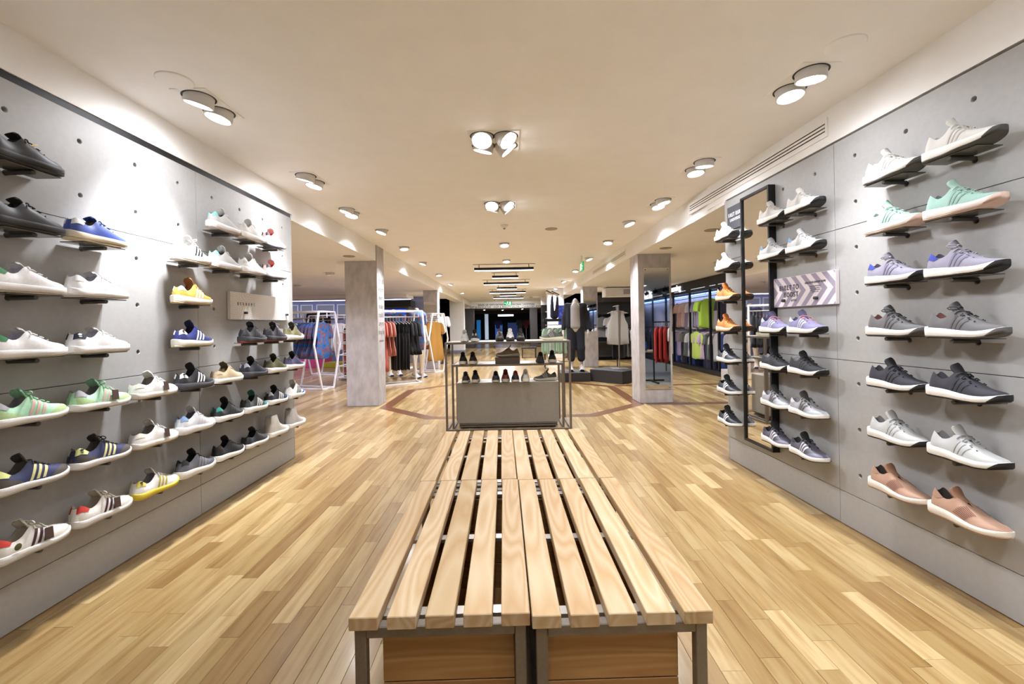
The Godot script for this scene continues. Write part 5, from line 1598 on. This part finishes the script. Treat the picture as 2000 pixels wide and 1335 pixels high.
	hang_row(Vector3(-3.05, 0, -11.9), 1.2, 0.9, 1.28, [["tunic", cloth("7a2f38"), 3, "burgundy tunic on the rack near the kiosk"], ["tee", cloth("b9b6b4"), 3, "grey shirt on the rack near the kiosk"], ["dress", cloth("3a3c48"), 3, "slate dress on the rack near the kiosk"]], "", "clothes on the rack near the kiosk")
	hex_rack(Vector3(-5.6, 0, -10.4), 0.8, 0.8, "white hexagon rack holding purple and yellow clothes near the pink plinth")
	hang_row(Vector3(-5.6, 0, -10.4), 0.8, 0.8, 1.28, [["tunic", cloth("6a4a8c"), 4, "purple tunic on the rack near the pink plinth"], ["tee", cloth("d0b040"), 3, "yellow shirt on the rack near the pink plinth"]], "", "clothes on the rack near the pink plinth")
	var white := ["efeeec", "f2f0ee", "3a4a8a", "efeeec", "f2f2f2", "5a6ab0", "efeeec", "dcdce4", "cfcfd4"]
	mannequin(Vector3(-2.0, 0.002, -9.5), 0.9, "headless mannequin in blue floral jersey and shorts, next to the coral rack", "floral")
	mannequin_shoes(Vector3(-2.0, 0.002, -9.5), 0.9, white, "white running shoe on the floral mannequin next to the coral rack", "shoes on the floral mannequins")
	mannequin(Vector3(-2.62, 0.002, -9.95), 0.5, "headless mannequin in blue floral jersey and shorts, behind the other one", "floral")
	mannequin_shoes(Vector3(-2.62, 0.002, -9.95), 0.5, white, "white running shoe on the floral mannequin behind the other one", "shoes on the floral mannequins")
	# black shop-in-shop with blue screens
	var k := thing("sales_kiosk", "black kiosk with blue screens behind the clothes racks", "kiosk", Vector3(-3.55, 0, -13.3))
	part(k, "body", block(Vector3(1.15, 1.7, 0.5), 0.005), plain("5a5856", 0.6), Vector3(0, 0.852, 0))
	part(k, "fascia", block(Vector3(1.3, 0.18, 0.62), 0.004), plain("1c1b1a", 0.6), Vector3(0, 1.79, 0.02))
	for j in 2:
		var s := part(k, "screen", block(Vector3(0.46, 0.3, 0.02), 0.002), mk("blue screen", Color("1f3fd0"), 0.3, 0.0, {"glow": 0.9}), Vector3(-0.27 + 0.52 * j, 1.48, 0.262))
		part(s, "bezel", bars([[Vector3(0, 0.155, 0.002), Vector3(0.49, 0.014, 0.022)], [Vector3(0, -0.155, 0.002), Vector3(0.49, 0.014, 0.022)]]), black_metal())
	part(struct("wall_side_left"), "face", span(-2.95, -2.35, 0, 2.1, -14.9, -14.8), plain("1d1c1c", 0.8))
	for e in [[-2.15, 13.3, 0.35], [-1.98, 12.9, 0.0]]:
		var f := thing("torso_form", "white shirt on a torso form beside the white pillar", "torso form", Vector3(e[0], 0, -e[1]), e[2], "torso forms beside the white pillar")
		part(f, "shirt", body_mesh("torso", [[Vector3(0, 0.98, 0), Vector3(0, 1.26, 0), 0.12, 0.13], [Vector3(-0.14, 1.32, 0), Vector3(0.14, 1.32, 0), 0.06, 0.06], [Vector3(-0.16, 1.32, 0), Vector3(-0.2, 1.12, 0), 0.06, 0.055], [Vector3(0.16, 1.32, 0), Vector3(0.2, 1.12, 0), 0.06, 0.055]], 0.018), cloth("dfe3ea"))
		part(f, "neck", rod(Vector3(0, 1.36, 0), Vector3(0, 1.44, 0), 0.05, 14), plain("e8e6e2", 0.5))
		part(f, "pole", rod(Vector3(0, 0.02, 0), Vector3(0, 0.9, 0), 0.015), plain("3a3a3c", 0.4, 0.6))
		part(f, "base", rod(Vector3(0, 0.001, 0), Vector3(0, 0.02, 0), 0.15, 24), plain("3a3a3c", 0.4, 0.6))

# ---------------------------------------------------------------- right of the aisle
func wall_bay(d0: float, d1: float, posts: Array, sign_text: String, sign_d: float, sign_h: float, label: String) -> Node3D:
	# black shop bay along the right-hand wall x = 4.45, facing the aisle (-x); local x runs with -d
	var t := thing("wall_bay", label, "shop bay", Vector3(4.45, 0, -(d0 + d1) / 2))
	var L := d1 - d0
	var m := black_metal()
	part(t, "back_board", block(Vector3(0.02, 1.7, L), 0.001), mk("bay board", Color("8d8a98"), 0.7), Vector3(0.14, 0.93, 0))
	part(t, "base", block(Vector3(0.5, 0.09, L), 0.003), m, Vector3(-0.08, 0.046, 0))
	part(t, "fascia", block(Vector3(0.2, 0.26, L), 0.003), m, Vector3(-0.2, 1.895, 0))
	for p in posts:
		part(t, "post", block(Vector3(0.045, 1.7, 0.045), 0.002), m, Vector3(-0.27, 0.93, (d0 + d1) / 2 - p))
	for k in posts.size() - 1:
		var a: float = (d0 + d1) / 2 - posts[k]
		var b: float = (d0 + d1) / 2 - posts[k + 1]
		for y in [0.95, 1.66]: part(t, "clothes_rail", rod(Vector3(-0.06, y, a), Vector3(-0.06, y, b), 0.01), m)
		part(t, "light_strip", block(Vector3(0.03, 0.015, absf(a - b) - 0.1), 0.002), mk("bay glow", Color("6fa8ff"), 0.4, 0.0, {"glow": 5.0}), Vector3(0.1, 1.75, (a + b) / 2))
		part(t, "fascia_line_light", block(Vector3(0.004, 0.01, absf(a - b) * 0.7), 0.001), mk("bay line glow", Color("dfe8ff"), 0.4, 0.0, {"glow": 0.7}), Vector3(-0.302, 1.83, (a + b) / 2))
	part(t, "sign_lettering", words(sign_text, sign_h, 0.02), mk("sign glow", Color("f4f6ff"), 0.4, 0.0, {"glow": 1.0}), Vector3(-0.312, 1.92, (d0 + d1) / 2 - sign_d), Vector3(0, -PI / 2, 0))
	area_light(t, Vector3(0.0, 1.755, 0), Vector2(0.06, L * 0.9), Vector3(0.25, -1, 0), 1.3, Color("c4d8ff"))
	return t

func bay_row(d: float, y: float, goods: Array, label: String, group: String) -> void:
	for g in goods:
		garment(g[0], cloth(g[1]), Vector3(4.22 if "lime" in (g[4] if g.size() > 4 else label) else 4.39, y, -g[2]), -PI / 2 + g[3], g[4] if g.size() > 4 else label, group, int(g[2] * 10))

func build_right_area() -> void:
	column(1.752, 2.205, 5.975, 6.36, "concrete column carrying a tall mirror near the right shoe wall")
	column_mirror(1.83, 2.174, 0.192, 1.84, 5.973, "frameless tall mirror screwed to the concrete column")
	column(1.86, 2.225, 11.1, 11.45, "concrete column behind the navy mannequin")
	column_mirror(1.885, 2.195, 0.9, 1.74, 11.098, "mirror on the column behind the navy mannequin")
	for e in [[2.7, 4.9], [3.3, 6.9], [3.3, 9.4], [2.7, 11.9], [3.3, 1.2], [3.3, -1.2], [2.9, 8.2]]:
		downlight(e[0], e[1], SIDE, 0.17, 0.17, [[0.0, 0.0, Vector3(0.15, -1, -0.1), 1.9, 62.0]], "round white spotlight in the low ceiling of the sports side", "spotlights over the sports side")
	# dark plinths, mannequin, T-stand
	one("display_plinth", "low charcoal plinth under the navy mannequin", "plinth", block(Vector3(0.56, 0.168, 0.6), 0.004), plain("2b2a2c", 0.6), Vector3(1.23, 0.086, -8.62))
	one("display_plinth", "charcoal plinth turned on its corner under the grey tank tops", "plinth", block(Vector3(0.72, 0.228, 0.72), 0.004), plain("2b2a2c", 0.6), Vector3(2.02, 0.116, -8.36), PI / 4 - 0.05)
	var ma := mannequin(Vector3(1.3, 0.172, -8.7), -0.15, "headless mannequin in navy jacket, grey shirt and cropped navy trousers", "jacket")
	ma.scale = Vector3.ONE * 0.95
	mannequin_shoes(Vector3(1.3, 0.1705, -8.7), -0.15, ["d8d6d4", "efece8", "2a2a2c", "d8d6d4", "e0e0e0", "c8c6c4", "d8d6d4", "c0bebc", "8a8886"], "grey running shoe on the navy mannequin", "shoes on the navy mannequin")
	var ts := thing("garment_stand", "slim steel garment stand on the charcoal plinth", "garment stand", Vector3(2.08, 0.2305, -8.4))
	part(ts, "foot", block(Vector3(0.3, 0.008, 0.3), 0.002), steel(), Vector3(0, 0.0045, 0))
	part(ts, "pole", rod(Vector3(0, 0.008, 0), Vector3(0, 1.2, 0), 0.012), steel())
	part(ts, "arm", rod(Vector3(0, 1.2, 0.05), Vector3(0, 1.2, -0.42), 0.01), steel())
	for j in 3: garment("tank", cloth("b4afa8"), Vector3(2.08, 1.41, -8.45 - 0.06 * j), 0.12 + 0.1 * j, "stone grey tank top on the slim garment stand", "grey tank tops", j)
	for j in 3: garment("trousers", cloth("1e1f26"), Vector3(2.14, 1.41, -8.66 - 0.06 * j), 0.5 + 0.1 * j, "black trousers behind the grey tank tops", "black trousers on the stand", j)
	# rail of grey shirts
	var gr := thing("clothes_rail", "low black clothes rail with grey shirts behind the plinth", "clothes rack", Vector3(2.75, 0, -9.75))
	for sx in [-1, 1]:
		part(gr, "post", rod(Vector3(sx * 0.38, 0.01, 0), Vector3(sx * 0.38, 1.06, 0), 0.012), black_metal())
		part(gr, "foot", block(Vector3(0.03, 0.02, 0.4), 0.002), black_metal(), Vector3(sx * 0.38, 0.0115, 0))
	part(gr, "rail", rod(Vector3(-0.39, 1.05, 0), Vector3(0.39, 1.05, 0), 0.012), black_metal())
	for j in 8: garment("tee", cloth("8c8a8a" if j % 3 else "dedcda"), Vector3(2.45 + 0.085 * j, 1.042, -9.75), PI / 2 - 0.35, ("mid-grey" if j % 3 else "white") + " shirt on the low black clothes rail", "shirts on the low black rail", j)
	# running bay
	wall_bay(8.35, 12.6, [8.4, 8.78, 9.15, 10.18, 11.2, 12.2], "running", 10.95, 0.13, "black wall bay with lit running sign and bright sportswear")
	var ru := "clothes in the running bay"
	bay_row(0, 1.65, [["tee", "d3b4ac", 11.0, 0.9], ["tee", "cdaaa4", 10.85, 0.9], ["tee", "d8bdb4", 10.7, 0.8], ["tank", "e4e2e6", 10.42, 0.2, "white top on the upper rail of the running bay"], ["tee", "9d93b0", 9.95, 0.9, "lilac shirt on the upper rail of the running bay"], ["tee", "a79cb8", 9.82, 0.9, "lilac shirt on the upper rail of the running bay"], ["tee", "b3a8c0", 9.7, 0.9, "lilac shirt on the upper rail of the running bay"], ["tee", "9cc43c", 9.36, 1.0, "lime green shirt near the post on the upper rail of the running bay"], ["tee", "a7cc48", 9.22, 1.05, "lime green shirt on the upper rail of the running bay"]], "dusty pink shirt on the upper rail of the running bay", ru)
	bay_row(0, 0.94, [["tee", "b8a8cc", 11.05, 0.8, "pale purple shirt on the lower rail of the running bay"], ["tee", "8c9088", 10.85, 0.5], ["tee", "868a84", 10.6, 0.6], ["trousers", "3a4690", 10.36, 0.9, "royal blue leggings on the lower rail of the running bay"], ["tee", "c8e070", 9.93, 0.1, "lime yellow t-shirt facing out of the running bay"], ["tee", "d4b8d4", 9.62, 0.9, "pink-lilac shirt on the lower rail of the running bay"], ["trousers", "3a3550", 9.45, 0.8, "dark purple leggings on the lower rail of the running bay"], ["trousers", "322e46", 9.3, 0.8, "dark purple leggings on the lower rail of the running bay"], ["jacket", "c4c0c4", 8.98, 0.2, "pale grey long-sleeved top at the end of the running bay"], ["jacket", "d0ccd0", 8.6, 0.3, "pale grey long-sleeved top at the end of the running bay"]], "sage grey shirt on the lower rail of the running bay", ru)
	# the crowded rest of both rails
	var up := [["c8a49e", "rose"], ["8f86a4", "mauve"], ["e2dfe2", "white"], ["4a4660", "plum"], ["b6a9c2", "lavender"]]
	for j in 14:
		var d := 12.05 - 0.25 * j
		var u: Array = up[j % 5]
		if d > 8.6: garment("tee" if j % 3 else "tank", cloth(u[0]), Vector3(4.41, 1.65, -d), -PI / 2 + 0.95, u[1] + " training top packed along the upper rail of the running bay", ru, j)
		var q: Array = [["2c2a3c", "indigo"], ["6f7470", "stone"], ["e0dede", "chalk white"], ["3b4a8c", "cobalt"], ["c9b3cf", "orchid"]][j % 5]
		if d > 8.6: garment("trousers" if j % 5 in [0, 3] else "tee", cloth(q[0]), Vector3(4.41, 0.94, -d - 0.06), -PI / 2 + 0.95, q[1] + " sportswear packed along the lower rail of the running bay", ru, j + 1)
	one("display_plinth", "small pale grey plinth at the near end of the running bay", "plinth", block(Vector3(0.5, 0.2, 0.6), 0.004), plain("b8b4ae", 0.6), Vector3(4.2, 0.102, -7.95))
	# athletics bay, seen in the column mirror
	wall_bay(-3.2, 1.8, [-3.1, -2.0, -0.9, 0.2, 1.3, 1.75], "athletics", -1.55, 0.26, "black wall bay with lit athletics sign behind the right shoe wall")
	bay_row(0, 0.94, [["tank", "26272c", -2.6, 0.4], ["tank", "2b2c32", -2.3, 0.4], ["tank", "26272c", -1.8, 0.4], ["tank", "303238", -1.4, 0.4], ["tank", "26272c", -0.7, 0.4], ["tank", "2b2c32", -0.3, 0.4], ["tee", "33353c", 0.6, 0.4, "charcoal shirt in the athletics bay"]], "black vest on the rail of the athletics bay", "vests in the athletics bay")
	var gf := struct("floor_sports_side")
	part(gf, "vinyl", span(2.05, 4.6, -0.004, 0.003, -4.2, 3.9), mk("grey vinyl", Color("8c8f8a"), 0.35, 0.0, {"tex": texs["oak"], "scale": Vector3(2, 2, 0.4), "world": true}))
	var tb := thing("low_table", "small wooden display table with steel legs in the sports side", "table", Vector3(3.15, 0.003, -2.3))
	part(tb, "table_top", block(Vector3(0.75, 0.03, 0.5), 0.003), pine(1), Vector3(0, 0.47, 0))
	for sx in [-1, 1]:
		for sz in [-1, 1]: part(tb, "leg", block(Vector3(0.025, 0.4545, 0.025), 0.002), steel(), Vector3(sx * 0.34, 0.2275, sz * 0.22))
	for e in [["3a62b0", -0.2], ["d8d4d0", 0.0], ["b03a34", 0.18]]:
		one("water_bottle", "sports bottle on the small display table", "bottle", bottle(), plain(e[0], 0.4), Vector3(3.15 + e[1], 0.4885, -2.35), 0, "bottles on the small display table")
	var rs := thing("garment_stand", "black garment stand with red jackets behind the right shoe wall", "garment stand", Vector3(2.62, 0.003, -3.9))
	part(rs, "foot", block(Vector3(0.5, 0.025, 0.04), 0.002), black_metal(), Vector3(0, 0.014, 0.2))
	part(rs, "foot", block(Vector3(0.04, 0.025, 0.44), 0.002), black_metal(), Vector3(0, 0.014, -0.02))
	part(rs, "pole", rod(Vector3(0, 0.02, 0), Vector3(0, 1.1, 0), 0.014), black_metal())
	part(rs, "arm", rod(Vector3(-0.02, 1.1, 0), Vector3(0.5, 1.1, 0), 0.012), black_metal())
	for j in 5: garment("jacket" if j != 3 else "tee", cloth("b8302a" if j != 3 else "dedad4"), Vector3(2.7 + 0.08 * j, 1.095, -3.9), PI / 2 + 0.5, ("red jacket" if j != 3 else "white shirt") + " on the black garment stand behind the right shoe wall", "clothes on the black garment stand", j)
	# track spotlights under the dark ceiling edge of the athletics bay
	for j in 5:
		var tl := thing("track_spotlight", "black track spotlight above the athletics bay", "spotlight", Vector3(4.0, SIDE, 1.6 - 0.75 * j), 0, "track spotlights above the athletics bay")
		part(tl, "stem", rod(Vector3(0, 0, 0), Vector3(0, -0.06, 0), 0.01), black_metal())
		var hd := part(tl, "head", head_mesh(), black_metal(), Vector3(0, -0.1, 0))
		hd.basis = Basis(Vector3(0, 0, 1), Vector3(0.5, -0.87, 0).normalized(), Vector3(0.87, 0.5, 0).normalized())
		part(hd, "lens", meshes["head lens"], mk("track lens", Color("eef2ff"), 0.4, 0.0, {"glow": 6.0}), Vector3(0, 0.019, 0))
		spot(tl, Vector3(0.035, -0.16, 0), Vector3(0.5, -0.87, 0), 0.8, 40.0, Color("e0e8ff"))
	# dark shelf wall and white boxed duct further back
	var dw := thing("wall_shelving", "dark wall shelving behind the grey tank tops", "shelf", Vector3(3.3, 0, -13.25))
	part(dw, "back", block(Vector3(2.2, 1.9, 0.04), 0.002), plain("4a4642", 0.7), Vector3(0, 0.952, -0.2))
	part(dw, "fascia", block(Vector3(2.2, 0.2, 0.34), 0.002), plain("332f2c", 0.7), Vector3(0, 1.82, 0))
	for j in 4: part(dw, "shelf", block(Vector3(2.2, 0.03, 0.34), 0.002), plain("1f1d1c", 0.6), Vector3(0, 0.12 + 0.42 * j, 0))
	for j in 6: garment("tee", cloth(["26262a", "8a8a8e", "dedede", "26262a", "5a5a60", "c8c8cc"][j]), Vector3(2.5 + 0.28 * j, 1.36, -13.2), 0.3, ["black", "grey", "white", "black", "slate", "silver"][j] + " shirt on the dark wall shelving", "shirts on the dark wall shelving", j)
	var dt := thing("ceiling_duct", "white boxed duct with grille under the ceiling past the mirrored column", "duct", Vector3(3.0, 1.9, -11.6))
	part(dt, "box", block(Vector3(1.0, 0.22, 0.5), 0.003), white_paint())
	part(dt, "grille", block(Vector3(0.3, 0.12, 0.01), 0.001), plain("a8a6b4", 0.6), Vector3(0.1, 0, 0.256))

func bottle() -> ArrayMesh:
	if not meshes.has("bottle"):
		var b := Build.new()
		b.lathe([Vector2(0, 0), Vector2(0.034, 0.001), Vector2(0.036, 0.01), Vector2(0.036, 0.14), Vector2(0.03, 0.16), Vector2(0.018, 0.175), Vector2(0.018, 0.2), Vector2(0.0, 0.202)], 18)
		meshes["bottle"] = b.done()
	return meshes["bottle"]

# ---------------------------------------------------------------- the far end
func exit_sign(at: Vector3, turn: float, s: float, label: String, drop: float) -> void:
	var t := thing("exit_sign", label, "exit sign", at, turn)
	part(t, "panel", block(Vector3(0.3 * s, 0.15 * s, 0.02), 0.002), mk("exit green", Color("1f9a62"), 0.4, 0.0, {"glow": 0.7}))
	for z in [-0.011, 0.011]:
		var b := Build.new()
		b.box(Vector3(0.075, 0.0, z), Vector3(0.06, 0.11, 0.001))
		b.box(Vector3(-0.02, 0.025, z), Vector3(0.03, 0.045, 0.001), 0, Basis(Vector3.BACK, -0.3))
		b.box(Vector3(-0.045, -0.03, z), Vector3(0.05, 0.016, 0.001), 0, Basis(Vector3.BACK, 0.6))
		b.box(Vector3(0.005, -0.03, z), Vector3(0.04, 0.016, 0.001), 0, Basis(Vector3.BACK, -0.8))
		b.box(Vector3(-0.012, 0.058, z), Vector3(0.022, 0.022, 0.001))
		b.box(Vector3(-0.1, 0.0, z), Vector3(0.06, 0.016, 0.001))
		part(t, "pictogram", b.done(), mk("exit white", Color("eafff4"), 0.4, 0.0, {"glow": 1.0})).scale = Vector3(s, s, 1)
	if drop > 0.0: part(t, "stem", rod(Vector3(0, 0.075 * s, 0), Vector3(0, 0.075 * s + drop, 0), 0.012), plain("e0ded8", 0.5))

func build_far_end() -> void:
	exit_sign(Vector3(-0.06, 2.06, -19.6), 0, 1.2, "green exit sign above the far end of the aisle", 0.1)
	exit_sign(Vector3(1.24, 2.06, -7.45), PI / 2, 1.0, "green exit sign hung edge-on beside the right soffit", 0.11)
	var w := struct("wall_far")
	part(w, "fascia", span(-2.4, 2.2, 1.93, 2.26, -21.7, -21.5), white_paint())
	part(w, "lettering", words("MAKE-UP APPOINTMENT     PERSONAL SHOPPING", 0.085, 0.004), plain("4a4a4a", 0.7), Vector3(-0.15, 2.09, -21.496))
	part(w, "lettering", words("LIFT & ESCALATOR / HAIR & BEAUTY SALON / CHANGING ROOM", 0.085, 0.004), plain("4a4a4a", 0.7), Vector3(-0.15, 1.98, -21.496))
	part(w, "pier", span(-2.4, -1.75, 0, 1.93, -22.0, -21.5), plain("35312e", 0.5))
	part(w, "pier", span(1.0, 1.35, 0, 1.93, -22.0, -21.5), plain("35312e", 0.5))
	part(w, "pier", span(1.35, 2.3, 0, 2.26, -18.8, -18.4), white_paint())
	var p := thing("white_pillar", "broad white pillar at the far end of the clothes racks", "pillar", Vector3(-2.12, 0, -17.9))
	part(p, "shaft", block(Vector3(0.56, 2.245, 0.5), 0.004), white_paint(), Vector3(0, 1.1235, 0))
	part(p, "skirting", block(Vector3(0.58, 0.12, 0.52), 0.003), plain("8a8c98", 0.5), Vector3(0, 0.061, 0))
	var wp := thing("white_pillar", "white pillar behind the upturned legs and blue poster", "pillar", Vector3(1.5, 0, -14.4))
	part(wp, "shaft", block(Vector3(0.5, 2.245, 0.5), 0.004), white_paint(), Vector3(0, 1.1235, 0))
	var po := thing("poster_board", "deep blue poster board beside the navy mannequin", "poster", Vector3(1.56, 1.36, -12.9))
	part(po, "board", block(Vector3(0.27, 0.58, 0.02), 0.002), mk("blue poster", Color.WHITE, 0.5, 0.0, {"tex": noise_tex("poster", 0.02, 4, [[0.0, "1a2a86"], [0.5, "2a40b4"], [0.75, "4a66d8"], [1.0, "8fa4f0"]]), "scale": Vector3(2, 2, 2)}))
	part(po, "pole", rod(Vector3(0, -0.29, -0.02), Vector3(0, -1.35, -0.02), 0.012), black_metal())
	part(po, "foot", block(Vector3(0.24, 0.01, 0.2), 0.002), black_metal(), Vector3(0, -1.353, 0))
	# rail of mint clothes with upturned leg form
	var mr := thing("clothes_rail", "black clothes rail with mint green clothes", "clothes rack", Vector3(1.22, 0, -11.2))
	for sx in [-1, 1]:
		part(mr, "post", block(Vector3(0.03, 1.2, 0.03), 0.002), black_metal(), Vector3(sx * 0.34, 0.601, 0))
		part(mr, "foot", block(Vector3(0.03, 0.02, 0.5), 0.002), black_metal(), Vector3(sx * 0.34, 0.0115, 0))
	part(mr, "top_board", block(Vector3(0.74, 0.07, 0.22), 0.003), black_metal(), Vector3(0, 1.2, 0))
	part(mr, "rail", rod(Vector3(-0.34, 1.08, 0), Vector3(0.34, 1.08, 0), 0.01), plain("b8b6b4", 0.3, 0.7))
	for j in 9: garment("tee" if j % 2 else "tank", cloth("b9dcc4" if j != 3 else "e4e8e4"), Vector3(0.93 + 0.072 * j, 1.072, -11.2), 0.75, ("mint green" if j != 3 else "white") + " top on the black clothes rail", "tops on the mint rail", j)
	var lf := thing("leg_form", "upturned navy leg form on the mint clothes rail", "leg form", Vector3(1.14, 1.2355, -11.2))
	part(lf, "leggings", body_mesh("leg form", [[Vector3(-0.04, 0.06, 0), Vector3(0.04, 0.06, 0), 0.06, 0.06], [Vector3(-0.05, 0.08, 0), Vector3(-0.055, 0.34, 0.01), 0.06, 0.043], [Vector3(0.05, 0.08, 0), Vector3(0.075, 0.34, 0), 0.06, 0.043], [Vector3(-0.055, 0.34, 0.01), Vector3(-0.05, 0.56, 0), 0.043, 0.03], [Vector3(0.075, 0.34, 0), Vector3(0.085, 0.54, 0), 0.043, 0.03]], 0.012, 0.015), cloth("22263a"))
	for e in [[-0.05, 0.56], [0.085, 0.54]]:
		part(lf, "foot", body_mesh("foot up", [[Vector3.ZERO, Vector3(0, 0.06, 0), 0.028, 0.03], [Vector3(0, 0.06, 0), Vector3(-0.13, 0.1, 0.0), 0.03, 0.022]], 0.01, 0.015), plain("d9c9b8", 0.5), Vector3(e[0], e[1], 0))
		part(lf, "shoe_sole", block(Vector3(0.22, 0.02, 0.075), 0.006), plain("26262a", 0.6), Vector3(e[0] - 0.05, e[1] + 0.115, 0), Vector3(0, 0, -0.45))
	# dark shop beyond the fascia
	var s := struct("wall_beyond")
	part(s, "face", span(-4.0, 4.0, 0, 2.1, -33.2, -33.0), plain("2a2928", 0.7))
	part(s, "face", span(-2.7, -2.5, 0, 2.1, -33.0, -21.7), plain("2a2928", 0.7))
	part(s, "face", span(2.5, 2.7, 0, 2.1, -33.0, -21.7), plain("2a2928", 0.7))
	part(s, "ceiling", span(-2.7, 2.7, 1.98, 2.1, -33.0, -21.7), plain("7a6a5c", 0.8))
	part(s, "cross_beam", span(-2.6, 2.6, 1.8, 1.98, -26.2, -25.9), plain("3a322c", 0.8))
	var bl := [[-2.05, 29.0, 0.26, 1.3, "1f6aa8", "tall cyan light panel"], [-1.55, 29.5, 0.24, 1.7, "b8c4d4", "pale grey light panel"], [-0.75, 30.0, 0.5, 1.0, "2a4a9c", "blue display panel"], [0.2, 31.0, 0.7, 1.1, "20305a", "dark navy display panel"], [1.55, 28.0, 0.2, 1.5, "2a3c94", "narrow blue light panel"]]
	for e in bl:
		var b := thing("light_totem", e[5] + " in the dark shop beyond the fascia", "light panel", Vector3(e[0], 0, -e[1]))
		part(b, "panel", block(Vector3(e[2], e[3], 0.05), 0.003), mk("panel " + e[4], Color(e[4]), 0.5, 0.0, {"glow": 0.55}), Vector3(0, 0.15 + e[3] / 2, 0))
		part(b, "stand", block(Vector3(e[2], 0.15, 0.2), 0.003), black_metal(), Vector3(0, 0.0755, 0))
	var tl := thing("strip_light", "long white strip light in the dark shop beyond the fascia", "strip light", Vector3(-0.25, 1.72, -28.5))
	part(tl, "tube", block(Vector3(1.0, 0.1, 0.08), 0.01), mk("strip glow", Color("f4f6ff"), 0.4, 0.0, {"glow": 5.0}))
	for sx in [-1, 1]: part(tl, "cable", rod(Vector3(sx * 0.45, 0.05, 0), Vector3(sx * 0.45, 0.255, 0), 0.004), black_metal())
	area_light(tl, Vector3(0, -0.06, 0), Vector2(1.0, 0.08), Vector3(0, -1, 0.2), 2.0, Color("f4f6ff"))
	for e in [[-1.4, 24.5], [0.7, 24.0], [1.4, 23.4], [-0.4, 25.2]]:
		downlight(e[0], e[1], 1.98, 0.17, 0.17, [[0.0, 0.0, Vector3(0.1, -1, 0.2), 1.2, 55.0]], "small spotlight in the dark shop beyond the fascia", "spotlights beyond the fascia")
	for e in [[0.6, 24.8, 0.4, "1c1c1e"], [0.95, 25.6, -0.3, "6a2a26"], [-0.7, 26.0, 0.1, "24305a"]]:
		var f := thing("torso_form", "dressed torso form standing in the dark shop", "torso form", Vector3(e[0], 0, -e[1]), e[2], "torso forms in the dark shop")
		part(f, "shirt", meshes["torso"], cloth(e[3]))
		part(f, "pole", rod(Vector3(0, 0.02, 0), Vector3(0, 0.9, 0), 0.015), plain("8a8a8c", 0.4, 0.6))
		part(f, "base", rod(Vector3(0, 0.001, 0), Vector3(0, 0.02, 0), 0.15, 24), plain("3a3a3c", 0.4, 0.6))
	# dark shoe shelving right of the opening
	var sh := thing("shoe_shelving", "dark shoe shelving beside the far opening", "shelf", Vector3(1.62, 0, -18.1))
	part(sh, "back", block(Vector3(0.62, 1.9, 0.04), 0.002), plain("26231f", 0.7), Vector3(0, 0.952, -0.2))
	for j in 5: part(sh, "shelf", block(Vector3(0.6, 0.02, 0.34), 0.002), plain("3a352f", 0.6), Vector3(0, 0.25 + 0.33 * j, 0))
	for j in 4:
		shoe("boost", ["e8e6e2", "f2f0ec", "dcd8d2", "e8e6e2", "e8e6e2", "e8e6e2", "e8e6e2", "9ab4d0" if j == 1 else "e8e6e2", "9a9690"], Vector3(1.5 + 0.1 * (j % 2), 0.261 + 0.33 * (j + 1) - 0.0005, -18.05), PI, ("white shoe with blue stripes" if j == 1 else "white shoe") + " on the dark far shelving", "white shoes on the dark far shelving")
	var bn := thing("low_bench", "low dark bench in front of the far opening", "bench", Vector3(0.62, 0, -14.6))
	part(bn, "seat", block(Vector3(0.5, 0.06, 0.35), 0.004), plain("26231f", 0.6), Vector3(0, 0.33, 0))
	for sx in [-1, 1]: part(bn, "leg", block(Vector3(0.03, 0.3, 0.3), 0.003), black_metal(), Vector3(sx * 0.22, 0.15, 0))
